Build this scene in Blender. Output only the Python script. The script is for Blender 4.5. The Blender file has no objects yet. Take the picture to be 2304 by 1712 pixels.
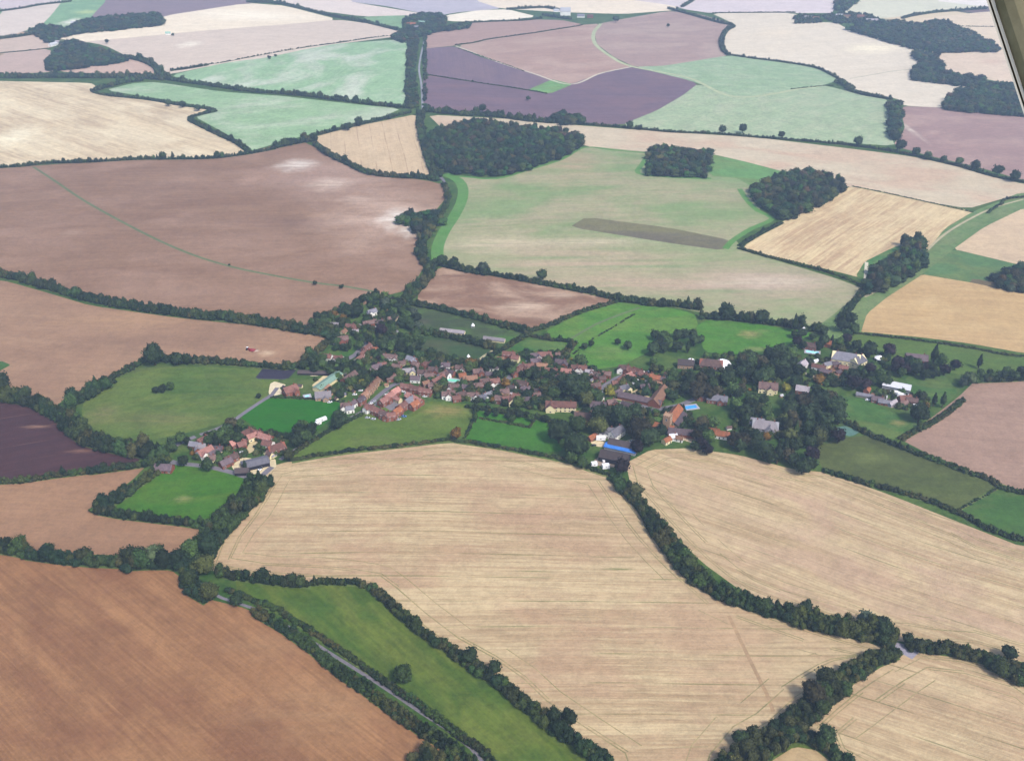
import bpy, math, random
import numpy as np
from mathutils import Vector, geometry
R = math.radians
SC = bpy.context.scene
COL = SC.collection

# ------------------------------------------------------------------ camera
CAM_H = 450.0                 # metres above the valley floor
FPX = 2213.0                  # focal length in photo pixels (photo 2304 x 1712)
PITCH = R(29.57)
cam_data = bpy.data.cameras.new("camera")
cam_data.sensor_width = 36.0
cam_data.lens = 36.0 * FPX / 2304.0
cam_data.clip_start = 0.05
cam_data.clip_end = 40000
cam = bpy.data.objects.new("camera", cam_data)
cam.location = (0, 0, CAM_H)
cam.rotation_euler = (math.pi / 2 - PITCH, 0, 0)
COL.objects.link(cam)
SC.camera = cam

# ------------------------------------------------------------------ sky, sun, exposure
SUN_EL, SUN_AZ = R(50), R(140)          # azimuth clockwise from +Y (view direction)
world = bpy.data.worlds.new("World")
SC.world = world
world.use_nodes = True
wn = world.node_tree
sky = wn.nodes.new("ShaderNodeTexSky")
sky.sky_type = 'NISHITA'
sky.sun_disc = False
sky.sun_elevation = SUN_EL
sky.sun_rotation = SUN_AZ
sky.air_density = 1.0
sky.dust_density = 3.0
wn.links.new(sky.outputs[0], wn.nodes["Background"].inputs[0])
wn.nodes["Background"].inputs[1].default_value = 0.125
sl = bpy.data.lights.new("sun", 'SUN')
sl.energy = 2.3
sl.angle = R(9)
sl.color = (1.0, 0.95, 0.88)
so = bpy.data.objects.new("sun", sl)
so.rotation_euler = (math.pi / 2 - SUN_EL, 0, -SUN_AZ + math.pi)
so.location = (0, 0, 900)
COL.objects.link(so)
SC.view_settings.view_transform = 'Standard'
SC.view_settings.look = 'None'
SC.view_settings.exposure = 1.05
SC.view_settings.gamma = 1.0

# ------------------------------------------------------------------ the lie of the land
def ss(a, b, v):
    t = np.clip((v - a) / (b - a), 0, 1)
    return t * t * (3 - 2 * t)
def ht(x, y):
    x = np.asarray(x, float); y = np.asarray(y, float)
    far = ss(1100, 2600, y)
    z = 5.0 * np.sin(x / 260 + 0.6) * np.cos(y / 330 + 0.4) + 3.0 * np.sin(x / 140 + y / 190)
    z = z * (1 - 0.5 * ss(600, 750, y) * (1 - ss(950, 1150, y)))
    z = z + far * (13 * np.sin(x / 420 + y / 600) + 9 * np.cos(x / 300 - y / 380))
    return z * (1 - ss(5000, 9000, np.hypot(x, y)) * 0.6)
cp, sp = math.cos(PITCH), math.sin(PITCH)
def U(px, py, dz=0.0):
    """the point of the land (raised by dz) seen at a photo pixel"""
    a = (px - 1152) / FPX; b = -(py - 856) / FPX
    dx, dy, dzz = a, cp + b * sp, -sp + b * cp
    z = 0.0
    for _ in range(14):
        t = (z + dz - CAM_H) / dzz
        x, y = t * dx, t * dy
        z = float(ht(x, y))
    return x, y, z
def slant(x, y):
    return math.sqrt(x * x + y * y + CAM_H ** 2)
def P(x, y, z=0):
    """photo pixel of a point"""
    zz = z - CAM_H
    d = y * cp - zz * sp
    u = y * sp + zz * cp
    return 1152 + FPX * x / d, 856 - FPX * u / d

# ------------------------------------------------------------------ materials
def lin(c):
    return tuple(((v / 255 / 12.92) if v <= 10 else ((v / 255 + 0.055) / 1.055) ** 2.4) for v in c)
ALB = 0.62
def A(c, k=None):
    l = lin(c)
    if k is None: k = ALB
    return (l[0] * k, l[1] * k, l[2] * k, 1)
def newmat(name, rough=0.9):
    m = bpy.data.materials.new(name)
    m.use_nodes = True
    b = m.node_tree.nodes["Principled BSDF"]
    b.inputs["Roughness"].default_value = rough
    b.inputs["Specular IOR Level"].default_value = 0.15
    return m, m.node_tree, b
def N(nt, t, **kw):
    n = nt.nodes.new(t)
    for k, v in kw.items():
        setattr(n, k, v)
    return n
def mixc(nt, fac, a, b, mode='MIX'):
    n = N(nt, "ShaderNodeMix", data_type='RGBA', blend_type=mode)
    for s, v in ((0, fac), (6, a), (7, b)):
        if hasattr(v, 'links') or hasattr(v, 'is_linked'):
            nt.links.new(v, n.inputs[s])
        else:
            n.inputs[s].default_value = v
    return n.outputs[2]
def maprange(nt, v, a, b, c=0.0, d=1.0):
    n = N(nt, "ShaderNodeMapRange")
    n.interpolation_type = 'SMOOTHSTEP'
    nt.links.new(v, n.inputs[0])
    for i, q in enumerate((a, b, c, d)):
        n.inputs[i + 1].default_value = q
    return n.outputs[0]
def mth(nt, op, a, b=None, c=None):
    n = N(nt, "ShaderNodeMath", operation=op)
    for i, v in enumerate((a, b, c)):
        if v is None: continue
        if hasattr(v, 'is_linked'): nt.links.new(v, n.inputs[i])
        else: n.inputs[i].default_value = v
    return n.outputs[0]
def noise(nt, vec, scale, detail=3, rough=0.55, dist=0.0):
    n = N(nt, "ShaderNodeTexNoise")
    nt.links.new(vec, n.inputs["Vector"])
    n.inputs["Scale"].default_value = scale
    n.inputs["Detail"].default_value = detail
    n.inputs["Roughness"].default_value = rough
    n.inputs["Distortion"].default_value = dist
    return n.outputs[0]
def mapping(nt, vec, rot=0, scale=(1, 1, 1), loc=(0, 0, 0), typ='POINT'):
    n = N(nt, "ShaderNodeMapping", vector_type=typ)
    nt.links.new(vec, n.inputs[0])
    n.inputs["Location"].default_value = loc
    n.inputs["Rotation"].default_value = (0, 0, rot)
    n.inputs["Scale"].default_value = scale
    return n.outputs[0]
seed_i = [0]
def field_mat(name, c1, c2, ang=0, streak=0.6, width=3.0, c3=None, patch=0.4, pscale=70, blobs=(), lines=None, grain=0.16, curve=0.0):
    """c1/c2 alternate in streaks along the drilling direction, c3 comes in as broad soil patches"""
    seed_i[0] += 1
    m, nt, b = newmat(name)
    tc = N(nt, "ShaderNodeTexCoord").outputs["Object"]
    sd = seed_i[0] * 37.3
    wob = N(nt, "ShaderNodeTexNoise"); nt.links.new(tc, wob.inputs["Vector"])
    wob.inputs["Scale"].default_value = 1 / 260.; wob.inputs["Detail"].default_value = 1
    va = N(nt, "ShaderNodeVectorMath", operation='MULTIPLY_ADD')
    nt.links.new(wob.outputs[1], va.inputs[0]); va.inputs[1].default_value = (14 + curve,) * 3
    nt.links.new(tc, va.inputs[2])
    rotv = mapping(nt, va.outputs[0], rot=-R(ang), loc=(sd, sd * .7, 0))
    s1 = noise(nt, mapping(nt, rotv, scale=(1 / 160., 1 / width, .001)), 1.0, 3, .6)
    s2 = noise(nt, mapping(nt, rotv, scale=(1 / 420., 1 / (width * 6.5), .001)), 1.0, 2, .6)
    s3 = noise(nt, mapping(nt, rotv, scale=(1 / 30., 1 / (width * .5), .001)), 1.0, 2, .7)
    f = mth(nt, 'ADD', mth(nt, 'MULTIPLY', s1, .4), mth(nt, 'ADD', mth(nt, 'MULTIPLY', s2, .3), mth(nt, 'MULTIPLY', s3, .3)))
    f = maprange(nt, f, .5 - .16 / max(streak, .05) * .6, .5 + .16 / max(streak, .05) * .6)
    c = mixc(nt, f, A(c1), A(c2))
    if c3:
        pn = noise(nt, mapping(nt, rotv, scale=(1 / (pscale * 1.9), 1 / pscale, .001)), 1.0, 5, .6, .6)
        c = mixc(nt, mth(nt, 'MULTIPLY', maprange(nt, pn, .42, .66), patch), c, A(c3))
    if lines:          # drilled tramlines: (spacing m, width share, colour, strength)
        sep = N(nt, "ShaderNodeSeparateXYZ"); nt.links.new(rotv, sep.inputs[0])
        fr = mth(nt, 'FRACT', mth(nt, 'DIVIDE', sep.outputs[1], lines[0]))
        e = mth(nt, 'ABSOLUTE', mth(nt, 'SUBTRACT', fr, .5))
        brk = noise(nt, mapping(nt, rotv, scale=(1 / 60., 1 / 9., .001)), 1.0, 2)
        c = mixc(nt, mth(nt, 'MULTIPLY', mth(nt, 'MULTIPLY', maprange(nt, e, lines[1], 0), lines[3]), maprange(nt, brk, .42, .62)), c, A(lines[2]))
    for (bx, by, rx, ry, colr, st) in blobs:
        x, y, z = U(bx, by); d = slant(x, y); pm = FPX / d
        wx, wy = rx / pm, ry / pm / (CAM_H / d)
        v = mapping(nt, tc, loc=(x, y, 0), scale=(wx, wy, 1e6), typ='TEXTURE')
        nn = noise(nt, v, 1.3, 5, .65)
        nd = noise(nt, mapping(nt, v, scale=(.5, 3, 1)), 1.6, 4, .6)
        ln = N(nt, "ShaderNodeVectorMath", operation='LENGTH'); nt.links.new(v, ln.inputs[0])
        q = mth(nt, 'ADD', ln.outputs["Value"], mth(nt, 'MULTIPLY', mth(nt, 'SUBTRACT', nn, .5), 1.3))
        g = mth(nt, 'MULTIPLY', maprange(nt, q, 1.1, .1), mth(nt, 'MULTIPLY', maprange(nt, nd, .15, .7), st))
        c = mixc(nt, g, c, A(colr))
    g1 = noise(nt, tc, .55, 2, .7)
    g2 = noise(nt, tc, .16, 4, .75)
    g3 = noise(nt, rotv, .035, 5, .7)
    gg = mth(nt, 'ADD', mth(nt, 'MULTIPLY', g1, .3), mth(nt, 'ADD', mth(nt, 'MULTIPLY', g2, .4), mth(nt, 'MULTIPLY', g3, .3)))
    k = maprange(nt, gg, .36, .64, 1 - grain, 1 + grain)
    cc = N(nt, "ShaderNodeCombineXYZ")
    for i in range(3): nt.links.new(k, cc.inputs[i])
    c = mixc(nt, 1.0, c, cc.outputs[0], 'MULTIPLY')
    nt.links.new(c, b.inputs["Base Color"])
    bp = N(nt, "ShaderNodeBump"); bp.inputs["Strength"].default_value = .5; bp.inputs["Distance"].default_value = .6
    nt.links.new(mth(nt, 'ADD', g1, s3), bp.inputs["Height"])
    nt.links.new(bp.outputs[0], b.inputs["Normal"])
    return m
def plain_mat(name, c, k=.62, rough=.85, var=.25, scale=.6, metal=0.0, c2=None, spec=.2):
    m, nt, b = newmat(name, rough)
    b.inputs["Specular IOR Level"].default_value = spec
    tc = N(nt, "ShaderNodeTexCoord").outputs["Object"]
    n1 = noise(nt, tc, scale, 4, .7)
    lo = A(c, k * (1 - var)); hi = A(c2 or c, k * (1 + var))
    nt.links.new(mixc(nt, maprange(nt, n1, .3, .7), lo, hi), b.inputs["Base Color"])
    b.inputs["Metallic"].default_value = metal
    return m
def roof_mat(name, c, c2, rows=.35):
    m, nt, b = newmat(name, .8)
    tc = N(nt, "ShaderNodeTexCoord").outputs["Object"]
    oi = N(nt, "ShaderNodeObjectInfo")
    n1 = noise(nt, tc, .9, 5, .75)
    n2 = noise(nt, tc, 4.0, 2, .6)
    n3 = noise(nt, tc, .35, 3, .6)
    f = mth(nt, 'ADD', mth(nt, 'MULTIPLY', n1, .4), mth(nt, 'ADD', mth(nt, 'MULTIPLY', n2, .3), mth(nt, 'MULTIPLY', n3, .3)))
    c0 = mixc(nt, maprange(nt, f, .4, .6), A(c), A(c2))
    k = maprange(nt, oi.outputs["Random"], 0, 1, .72, 1.25)
    cc = N(nt, "ShaderNodeCombineXYZ")
    for i in range(3): nt.links.new(k, cc.inputs[i])
    c0 = mixc(nt, 1.0, c0, cc.outputs[0], 'MULTIPLY')
    nt.links.new(c0, b.inputs["Base Color"])
    w = N(nt, "ShaderNodeTexWave"); nt.links.new(tc, w.inputs[0]); w.inputs["Scale"].default_value = 1.2; w.bands_direction = 'Z'
    bp = N(nt, "ShaderNodeBump"); bp.inputs["Strength"].default_value = .5; bp.inputs["Distance"].default_value = .08
    nt.links.new(w.outputs[1], bp.inputs["Height"]); nt.links.new(bp.outputs[0], b.inputs["Normal"])
    return m
def leaf_mat(name, k=1.0):
    m, nt, b = newmat(name, .75)
    at = N(nt, "ShaderNodeAttribute"); at.attribute_name = "tint"
    tc = N(nt, "ShaderNodeTexCoord").outputs["Object"]
    n1 = noise(nt, tc, .9, 3, .7)
    kk = maprange(nt, n1, .25, .75, .6 * k, 1.45 * k)
    cc = N(nt, "ShaderNodeCombineXYZ")
    for i in range(3): nt.links.new(kk, cc.inputs[i])
    oi = N(nt, "ShaderNodeObjectInfo")
    c = mixc(nt, 1.0, at.outputs["Color"], cc.outputs[0], 'MULTIPLY')
    c = mixc(nt, 1.0, c, oi.outputs["Color"], 'MULTIPLY')
    nt.links.new(c, b.inputs["Base Color"])
    b.inputs["Subsurface Weight"].default_value = 0
    return m
LEAF = leaf_mat("leaves")
BARK = plain_mat("bark", (95, 80, 62), .5, .95)

# ------------------------------------------------------------------ object helpers
def tag(o, label=None, cat=None, group=None, kind=None):
    if label: o["label"] = label
    if cat: o["category"] = cat
    if group: o["group"] = group
    if kind: o["kind"] = kind
    return o
def mesh_obj(name, verts, faces, mats, parent=None, midx=None, smooth=False):
    me = bpy.data.meshes.new(name)
    me.from_pydata([tuple(v) for v in verts], [], faces)
    for m in (mats if isinstance(mats, (list, tuple)) else [mats]): me.materials.append(m)
    if midx is not None: me.polygons.foreach_set("material_index", midx)
    if smooth: me.polygons.foreach_set("use_smooth", [True] * len(me.polygons))
    o = bpy.data.objects.new(name, me)
    COL.objects.link(o)
    if parent: o.parent = parent
    return o
def empty(name, loc, rz=0):
    o = bpy.data.objects.new(name, None)
    o.location = loc; o.rotation_euler = (0, 0, rz); o.empty_display_size = 1
    COL.objects.link(o)
    return o
ORD = ["first", "second", "third", "fourth", "fifth", "sixth", "seventh", "eighth", "ninth", "tenth", "eleventh", "twelfth", "thirteenth",
       "fourteenth", "fifteenth", "sixteenth", "seventeenth", "eighteenth", "nineteenth", "twentieth", "twenty-first", "twenty-second",
       "twenty-third", "twenty-fourth", "twenty-fifth", "twenty-sixth", "twenty-seventh", "twenty-eighth", "twenty-ninth", "thirtieth"]
def catmull(pts, step):
    pts = [np.array(p, float) for p in pts]
    if len(pts) == 2:
        q = pts
    ext = [2 * pts[0] - pts[1]] + pts + [2 * pts[-1] - pts[-2]]
    out = []
    for i in range(1, len(ext) - 2):
        p0, p1, p2, p3 = ext[i - 1:i + 3]
        n = max(1, int(np.linalg.norm(p2 - p1) / step))
        for k in range(n):
            t = k / n
            out.append(.5 * ((2 * p1) + (-p0 + p2) * t + (2 * p0 - 5 * p1 + 4 * p2 - p3) * t * t + (-p0 + 3 * p1 - 3 * p2 + p3) * t ** 3))
    out.append(pts[-1])
    return out
def inside(poly, xs, ys):
    poly = np.asarray(poly); xs = np.asarray(xs, float); ys = np.asarray(ys, float)
    res = np.zeros(xs.shape, bool)
    j = len(poly) - 1
    for i in range(len(poly)):
        xi, yi = poly[i]; xj, yj = poly[j]
        if yi != yj:
            c = ((yi > ys) != (yj > ys)) & (xs < (xj - xi) * (ys - yi) / (yj - yi) + xi)
            res ^= c
        j = i
    return res
def px2w(poly, dz=0):
    return [U(*p, dz)[:2] for p in poly]
def S(txt):
    """'x,y x,y ...' -> list of pixel points"""
    out = []
    for t in txt.split():
        x, y = (float(v) for v in t.split(','))
        # what leaves the frame carries on well beyond it
        if x < -15: x *= 3.5
        if x > 2330: x = 2304 + (x - 2304) * 3
        if y > 1745: y = 1712 + (y - 1712) * 2.2
        out.append((x, y))
    return out

# ------------------------------------------------------------------ fields (boundaries traced as they lie on the land)
CH = (238, 228, 214)                      # chalk
STUB1, STUB2, STUB3 = (206, 184, 144), (177, 151, 116), (184, 150, 120)
FIELDS = []
def F(name, label, pts, mat):
    poly = [np.array(p) for p in px2w(S(pts))]
    if name in ("field", "meadow"):         # crops run right up to the hedge foot
        n = len(poly); sg = 1 if sum(poly[i][0] * poly[(i + 1) % n][1] - poly[(i + 1) % n][0] * poly[i][1] for i in range(n)) > 0 else -1
        out = []
        for i in range(n):
            t = poly[(i + 1) % n] - poly[i - 1]; t = t / (np.linalg.norm(t) + 1e-9)
            out.append(poly[i] - np.array((-t[1], t[0])) * sg * (4.5 if "stubble" in label else 2.5))
        poly = out
    FIELDS.append((name, label, [tuple(p) for p in poly], mat))
def fm(*a, **k):
    return field_mat("soil_%02d" % (len(FIELDS) + 1), *a, **k)
def grass(c1=(74, 104, 40), c2=(92, 118, 52), c3=(116, 124, 66), ang=0, **k):
    k.setdefault('streak', .35); k.setdefault('width', 8); k.setdefault('patch', .5); k.setdefault('pscale', 32); k.setdefault('grain', .26)
    return field_mat("pasture_%02d" % (len(FIELDS) + 1), c1, c2, ang, c3=c3, **k)
# far rows, left to right: chalky ground, albedo raised to imitate bright distant haze
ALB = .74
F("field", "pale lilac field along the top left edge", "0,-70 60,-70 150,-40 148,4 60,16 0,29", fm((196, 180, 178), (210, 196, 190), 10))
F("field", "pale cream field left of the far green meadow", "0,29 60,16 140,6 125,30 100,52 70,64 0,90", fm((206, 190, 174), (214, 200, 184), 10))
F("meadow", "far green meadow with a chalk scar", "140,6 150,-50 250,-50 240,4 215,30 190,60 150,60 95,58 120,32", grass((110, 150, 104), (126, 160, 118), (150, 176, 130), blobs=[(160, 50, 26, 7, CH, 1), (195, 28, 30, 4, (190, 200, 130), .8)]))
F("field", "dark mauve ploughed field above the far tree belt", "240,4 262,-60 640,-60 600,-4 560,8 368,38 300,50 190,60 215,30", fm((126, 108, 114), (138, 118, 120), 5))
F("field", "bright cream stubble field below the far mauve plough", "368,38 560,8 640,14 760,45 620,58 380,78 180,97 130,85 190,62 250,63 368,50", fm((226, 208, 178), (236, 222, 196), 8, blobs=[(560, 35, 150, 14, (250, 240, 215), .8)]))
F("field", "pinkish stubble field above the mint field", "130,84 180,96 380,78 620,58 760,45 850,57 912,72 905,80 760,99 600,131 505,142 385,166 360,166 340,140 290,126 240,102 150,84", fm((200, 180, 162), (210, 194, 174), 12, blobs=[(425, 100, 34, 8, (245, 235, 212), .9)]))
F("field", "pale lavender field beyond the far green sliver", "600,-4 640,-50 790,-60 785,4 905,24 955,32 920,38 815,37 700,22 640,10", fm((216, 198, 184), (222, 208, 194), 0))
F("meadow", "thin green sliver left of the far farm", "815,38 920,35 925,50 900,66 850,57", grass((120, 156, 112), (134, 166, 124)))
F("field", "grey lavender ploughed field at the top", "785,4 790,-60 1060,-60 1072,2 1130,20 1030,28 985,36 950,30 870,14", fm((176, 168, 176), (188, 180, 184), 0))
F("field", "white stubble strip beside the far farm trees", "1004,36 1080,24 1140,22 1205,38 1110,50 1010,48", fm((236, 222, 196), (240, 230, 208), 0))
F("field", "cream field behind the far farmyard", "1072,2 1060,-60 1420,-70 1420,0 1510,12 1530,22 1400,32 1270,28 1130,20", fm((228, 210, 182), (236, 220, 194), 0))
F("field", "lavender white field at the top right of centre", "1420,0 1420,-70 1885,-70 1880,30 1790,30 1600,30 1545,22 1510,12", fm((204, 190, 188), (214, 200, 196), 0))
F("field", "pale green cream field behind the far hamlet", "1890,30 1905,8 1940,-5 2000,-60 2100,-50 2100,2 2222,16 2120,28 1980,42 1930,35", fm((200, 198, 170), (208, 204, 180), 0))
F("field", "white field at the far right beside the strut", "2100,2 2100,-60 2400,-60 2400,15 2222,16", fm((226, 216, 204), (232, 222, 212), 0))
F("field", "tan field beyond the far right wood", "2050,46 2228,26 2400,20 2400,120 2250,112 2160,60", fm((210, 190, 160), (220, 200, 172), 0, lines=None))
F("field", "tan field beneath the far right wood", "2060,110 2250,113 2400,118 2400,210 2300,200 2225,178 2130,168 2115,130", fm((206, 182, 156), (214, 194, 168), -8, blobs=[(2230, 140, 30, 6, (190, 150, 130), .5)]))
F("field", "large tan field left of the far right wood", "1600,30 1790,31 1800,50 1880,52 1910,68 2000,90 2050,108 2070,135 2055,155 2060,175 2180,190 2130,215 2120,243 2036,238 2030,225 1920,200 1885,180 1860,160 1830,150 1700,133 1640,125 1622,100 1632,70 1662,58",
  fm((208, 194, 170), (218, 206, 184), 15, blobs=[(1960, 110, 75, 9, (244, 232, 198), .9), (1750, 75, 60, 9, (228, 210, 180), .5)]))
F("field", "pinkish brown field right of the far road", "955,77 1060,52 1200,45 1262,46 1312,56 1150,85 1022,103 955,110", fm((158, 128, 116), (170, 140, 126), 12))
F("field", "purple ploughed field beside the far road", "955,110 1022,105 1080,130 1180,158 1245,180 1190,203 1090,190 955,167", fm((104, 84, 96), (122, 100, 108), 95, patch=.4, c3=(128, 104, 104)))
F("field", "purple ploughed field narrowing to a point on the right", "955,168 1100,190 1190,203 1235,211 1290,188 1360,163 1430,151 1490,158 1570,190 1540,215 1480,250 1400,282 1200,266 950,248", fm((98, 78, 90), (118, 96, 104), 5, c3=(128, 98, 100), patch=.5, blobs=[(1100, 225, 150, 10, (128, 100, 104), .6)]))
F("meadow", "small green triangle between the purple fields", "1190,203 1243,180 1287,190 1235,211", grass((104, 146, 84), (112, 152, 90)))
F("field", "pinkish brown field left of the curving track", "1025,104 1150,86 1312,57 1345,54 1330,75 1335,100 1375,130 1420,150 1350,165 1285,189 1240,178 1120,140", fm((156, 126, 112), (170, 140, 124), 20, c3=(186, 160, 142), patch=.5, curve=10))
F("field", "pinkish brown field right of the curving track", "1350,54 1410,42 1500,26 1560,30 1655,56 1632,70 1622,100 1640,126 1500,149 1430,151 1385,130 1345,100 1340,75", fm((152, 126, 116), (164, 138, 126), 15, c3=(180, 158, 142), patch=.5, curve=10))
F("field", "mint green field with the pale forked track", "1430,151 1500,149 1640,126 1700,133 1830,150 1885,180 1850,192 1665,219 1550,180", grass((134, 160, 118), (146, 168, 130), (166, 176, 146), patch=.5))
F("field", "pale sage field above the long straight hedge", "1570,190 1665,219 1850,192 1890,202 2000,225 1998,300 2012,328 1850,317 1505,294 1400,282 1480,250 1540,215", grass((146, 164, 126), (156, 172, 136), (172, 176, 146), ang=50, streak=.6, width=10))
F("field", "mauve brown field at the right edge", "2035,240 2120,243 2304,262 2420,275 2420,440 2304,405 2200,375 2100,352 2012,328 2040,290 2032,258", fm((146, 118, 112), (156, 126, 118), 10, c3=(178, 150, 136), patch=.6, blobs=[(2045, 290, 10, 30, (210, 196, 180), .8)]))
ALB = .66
# middle distance left
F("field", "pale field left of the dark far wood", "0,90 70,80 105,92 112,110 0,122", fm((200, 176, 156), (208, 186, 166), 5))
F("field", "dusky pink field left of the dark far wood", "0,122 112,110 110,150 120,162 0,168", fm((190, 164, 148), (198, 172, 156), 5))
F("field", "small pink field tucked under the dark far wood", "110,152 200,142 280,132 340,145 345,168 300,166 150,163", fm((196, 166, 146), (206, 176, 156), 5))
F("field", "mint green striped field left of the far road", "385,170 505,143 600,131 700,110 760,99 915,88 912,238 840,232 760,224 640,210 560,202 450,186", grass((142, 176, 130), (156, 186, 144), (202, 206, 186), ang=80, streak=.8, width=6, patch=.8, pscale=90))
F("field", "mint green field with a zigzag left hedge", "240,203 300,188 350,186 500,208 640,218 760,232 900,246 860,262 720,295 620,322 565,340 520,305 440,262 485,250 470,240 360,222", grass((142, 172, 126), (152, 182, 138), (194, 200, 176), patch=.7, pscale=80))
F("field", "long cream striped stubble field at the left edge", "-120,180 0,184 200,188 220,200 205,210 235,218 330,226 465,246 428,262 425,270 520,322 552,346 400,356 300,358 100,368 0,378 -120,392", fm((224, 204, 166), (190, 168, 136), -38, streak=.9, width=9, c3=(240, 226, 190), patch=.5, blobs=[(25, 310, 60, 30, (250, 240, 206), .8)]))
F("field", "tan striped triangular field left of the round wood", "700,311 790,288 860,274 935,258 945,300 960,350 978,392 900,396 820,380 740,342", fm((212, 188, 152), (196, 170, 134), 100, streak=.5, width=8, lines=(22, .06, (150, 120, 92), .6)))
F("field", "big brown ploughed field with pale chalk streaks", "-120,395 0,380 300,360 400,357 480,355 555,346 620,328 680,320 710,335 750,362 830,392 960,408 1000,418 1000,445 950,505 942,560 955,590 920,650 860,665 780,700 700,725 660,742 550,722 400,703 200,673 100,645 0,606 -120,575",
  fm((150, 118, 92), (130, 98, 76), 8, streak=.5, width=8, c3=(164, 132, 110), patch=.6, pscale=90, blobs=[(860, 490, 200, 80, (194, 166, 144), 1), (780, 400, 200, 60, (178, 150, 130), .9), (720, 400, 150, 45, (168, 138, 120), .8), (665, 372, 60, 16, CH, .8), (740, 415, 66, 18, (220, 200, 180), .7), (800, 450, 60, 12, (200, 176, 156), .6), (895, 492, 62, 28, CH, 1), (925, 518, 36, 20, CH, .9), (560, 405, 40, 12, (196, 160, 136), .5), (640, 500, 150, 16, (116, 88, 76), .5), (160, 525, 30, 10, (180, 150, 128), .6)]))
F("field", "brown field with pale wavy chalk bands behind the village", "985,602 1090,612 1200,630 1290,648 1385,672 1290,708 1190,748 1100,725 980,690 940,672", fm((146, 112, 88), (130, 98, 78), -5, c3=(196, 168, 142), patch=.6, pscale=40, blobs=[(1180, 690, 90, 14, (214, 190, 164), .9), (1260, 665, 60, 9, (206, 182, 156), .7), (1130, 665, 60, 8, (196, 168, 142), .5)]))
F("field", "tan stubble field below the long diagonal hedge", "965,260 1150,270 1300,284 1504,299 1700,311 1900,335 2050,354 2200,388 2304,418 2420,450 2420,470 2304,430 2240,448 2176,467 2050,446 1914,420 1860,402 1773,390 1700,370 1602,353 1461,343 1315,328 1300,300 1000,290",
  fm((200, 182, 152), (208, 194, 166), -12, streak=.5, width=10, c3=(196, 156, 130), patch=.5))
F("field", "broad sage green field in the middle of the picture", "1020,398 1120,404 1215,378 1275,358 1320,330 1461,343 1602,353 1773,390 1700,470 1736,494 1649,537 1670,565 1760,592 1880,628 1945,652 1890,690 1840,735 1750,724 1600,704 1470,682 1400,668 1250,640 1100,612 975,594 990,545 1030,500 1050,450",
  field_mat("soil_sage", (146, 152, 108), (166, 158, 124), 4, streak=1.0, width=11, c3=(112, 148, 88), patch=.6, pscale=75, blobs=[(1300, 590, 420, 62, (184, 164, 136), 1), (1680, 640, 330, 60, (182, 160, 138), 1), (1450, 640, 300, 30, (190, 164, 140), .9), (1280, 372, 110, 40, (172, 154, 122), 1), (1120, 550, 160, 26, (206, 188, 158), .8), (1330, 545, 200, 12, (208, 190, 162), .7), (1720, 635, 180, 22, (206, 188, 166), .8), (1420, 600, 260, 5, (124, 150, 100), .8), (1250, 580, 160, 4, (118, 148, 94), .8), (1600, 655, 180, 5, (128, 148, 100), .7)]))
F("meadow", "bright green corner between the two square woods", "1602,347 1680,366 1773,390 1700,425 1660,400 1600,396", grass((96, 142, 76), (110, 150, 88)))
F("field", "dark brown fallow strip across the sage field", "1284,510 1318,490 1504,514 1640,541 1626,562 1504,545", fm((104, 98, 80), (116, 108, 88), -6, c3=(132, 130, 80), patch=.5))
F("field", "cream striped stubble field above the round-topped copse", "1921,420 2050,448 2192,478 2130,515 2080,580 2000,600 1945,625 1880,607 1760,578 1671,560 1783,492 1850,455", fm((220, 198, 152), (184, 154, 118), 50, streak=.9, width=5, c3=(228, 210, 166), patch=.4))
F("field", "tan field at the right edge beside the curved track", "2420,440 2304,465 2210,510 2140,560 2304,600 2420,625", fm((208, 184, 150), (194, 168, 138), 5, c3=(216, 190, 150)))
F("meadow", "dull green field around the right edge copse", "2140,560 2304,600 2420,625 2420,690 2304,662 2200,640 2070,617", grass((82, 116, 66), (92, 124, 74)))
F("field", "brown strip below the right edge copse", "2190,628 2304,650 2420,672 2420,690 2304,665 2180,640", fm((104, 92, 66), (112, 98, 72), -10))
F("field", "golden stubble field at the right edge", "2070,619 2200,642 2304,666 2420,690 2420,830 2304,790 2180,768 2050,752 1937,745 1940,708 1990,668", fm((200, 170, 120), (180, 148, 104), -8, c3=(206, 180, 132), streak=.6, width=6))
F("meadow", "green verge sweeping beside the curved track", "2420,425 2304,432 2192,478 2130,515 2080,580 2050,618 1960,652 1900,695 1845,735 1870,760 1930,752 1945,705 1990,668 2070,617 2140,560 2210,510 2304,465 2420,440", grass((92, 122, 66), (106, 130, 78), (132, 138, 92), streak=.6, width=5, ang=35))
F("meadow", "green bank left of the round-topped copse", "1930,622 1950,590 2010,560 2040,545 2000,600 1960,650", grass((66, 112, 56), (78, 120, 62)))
ALB = .62
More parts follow.
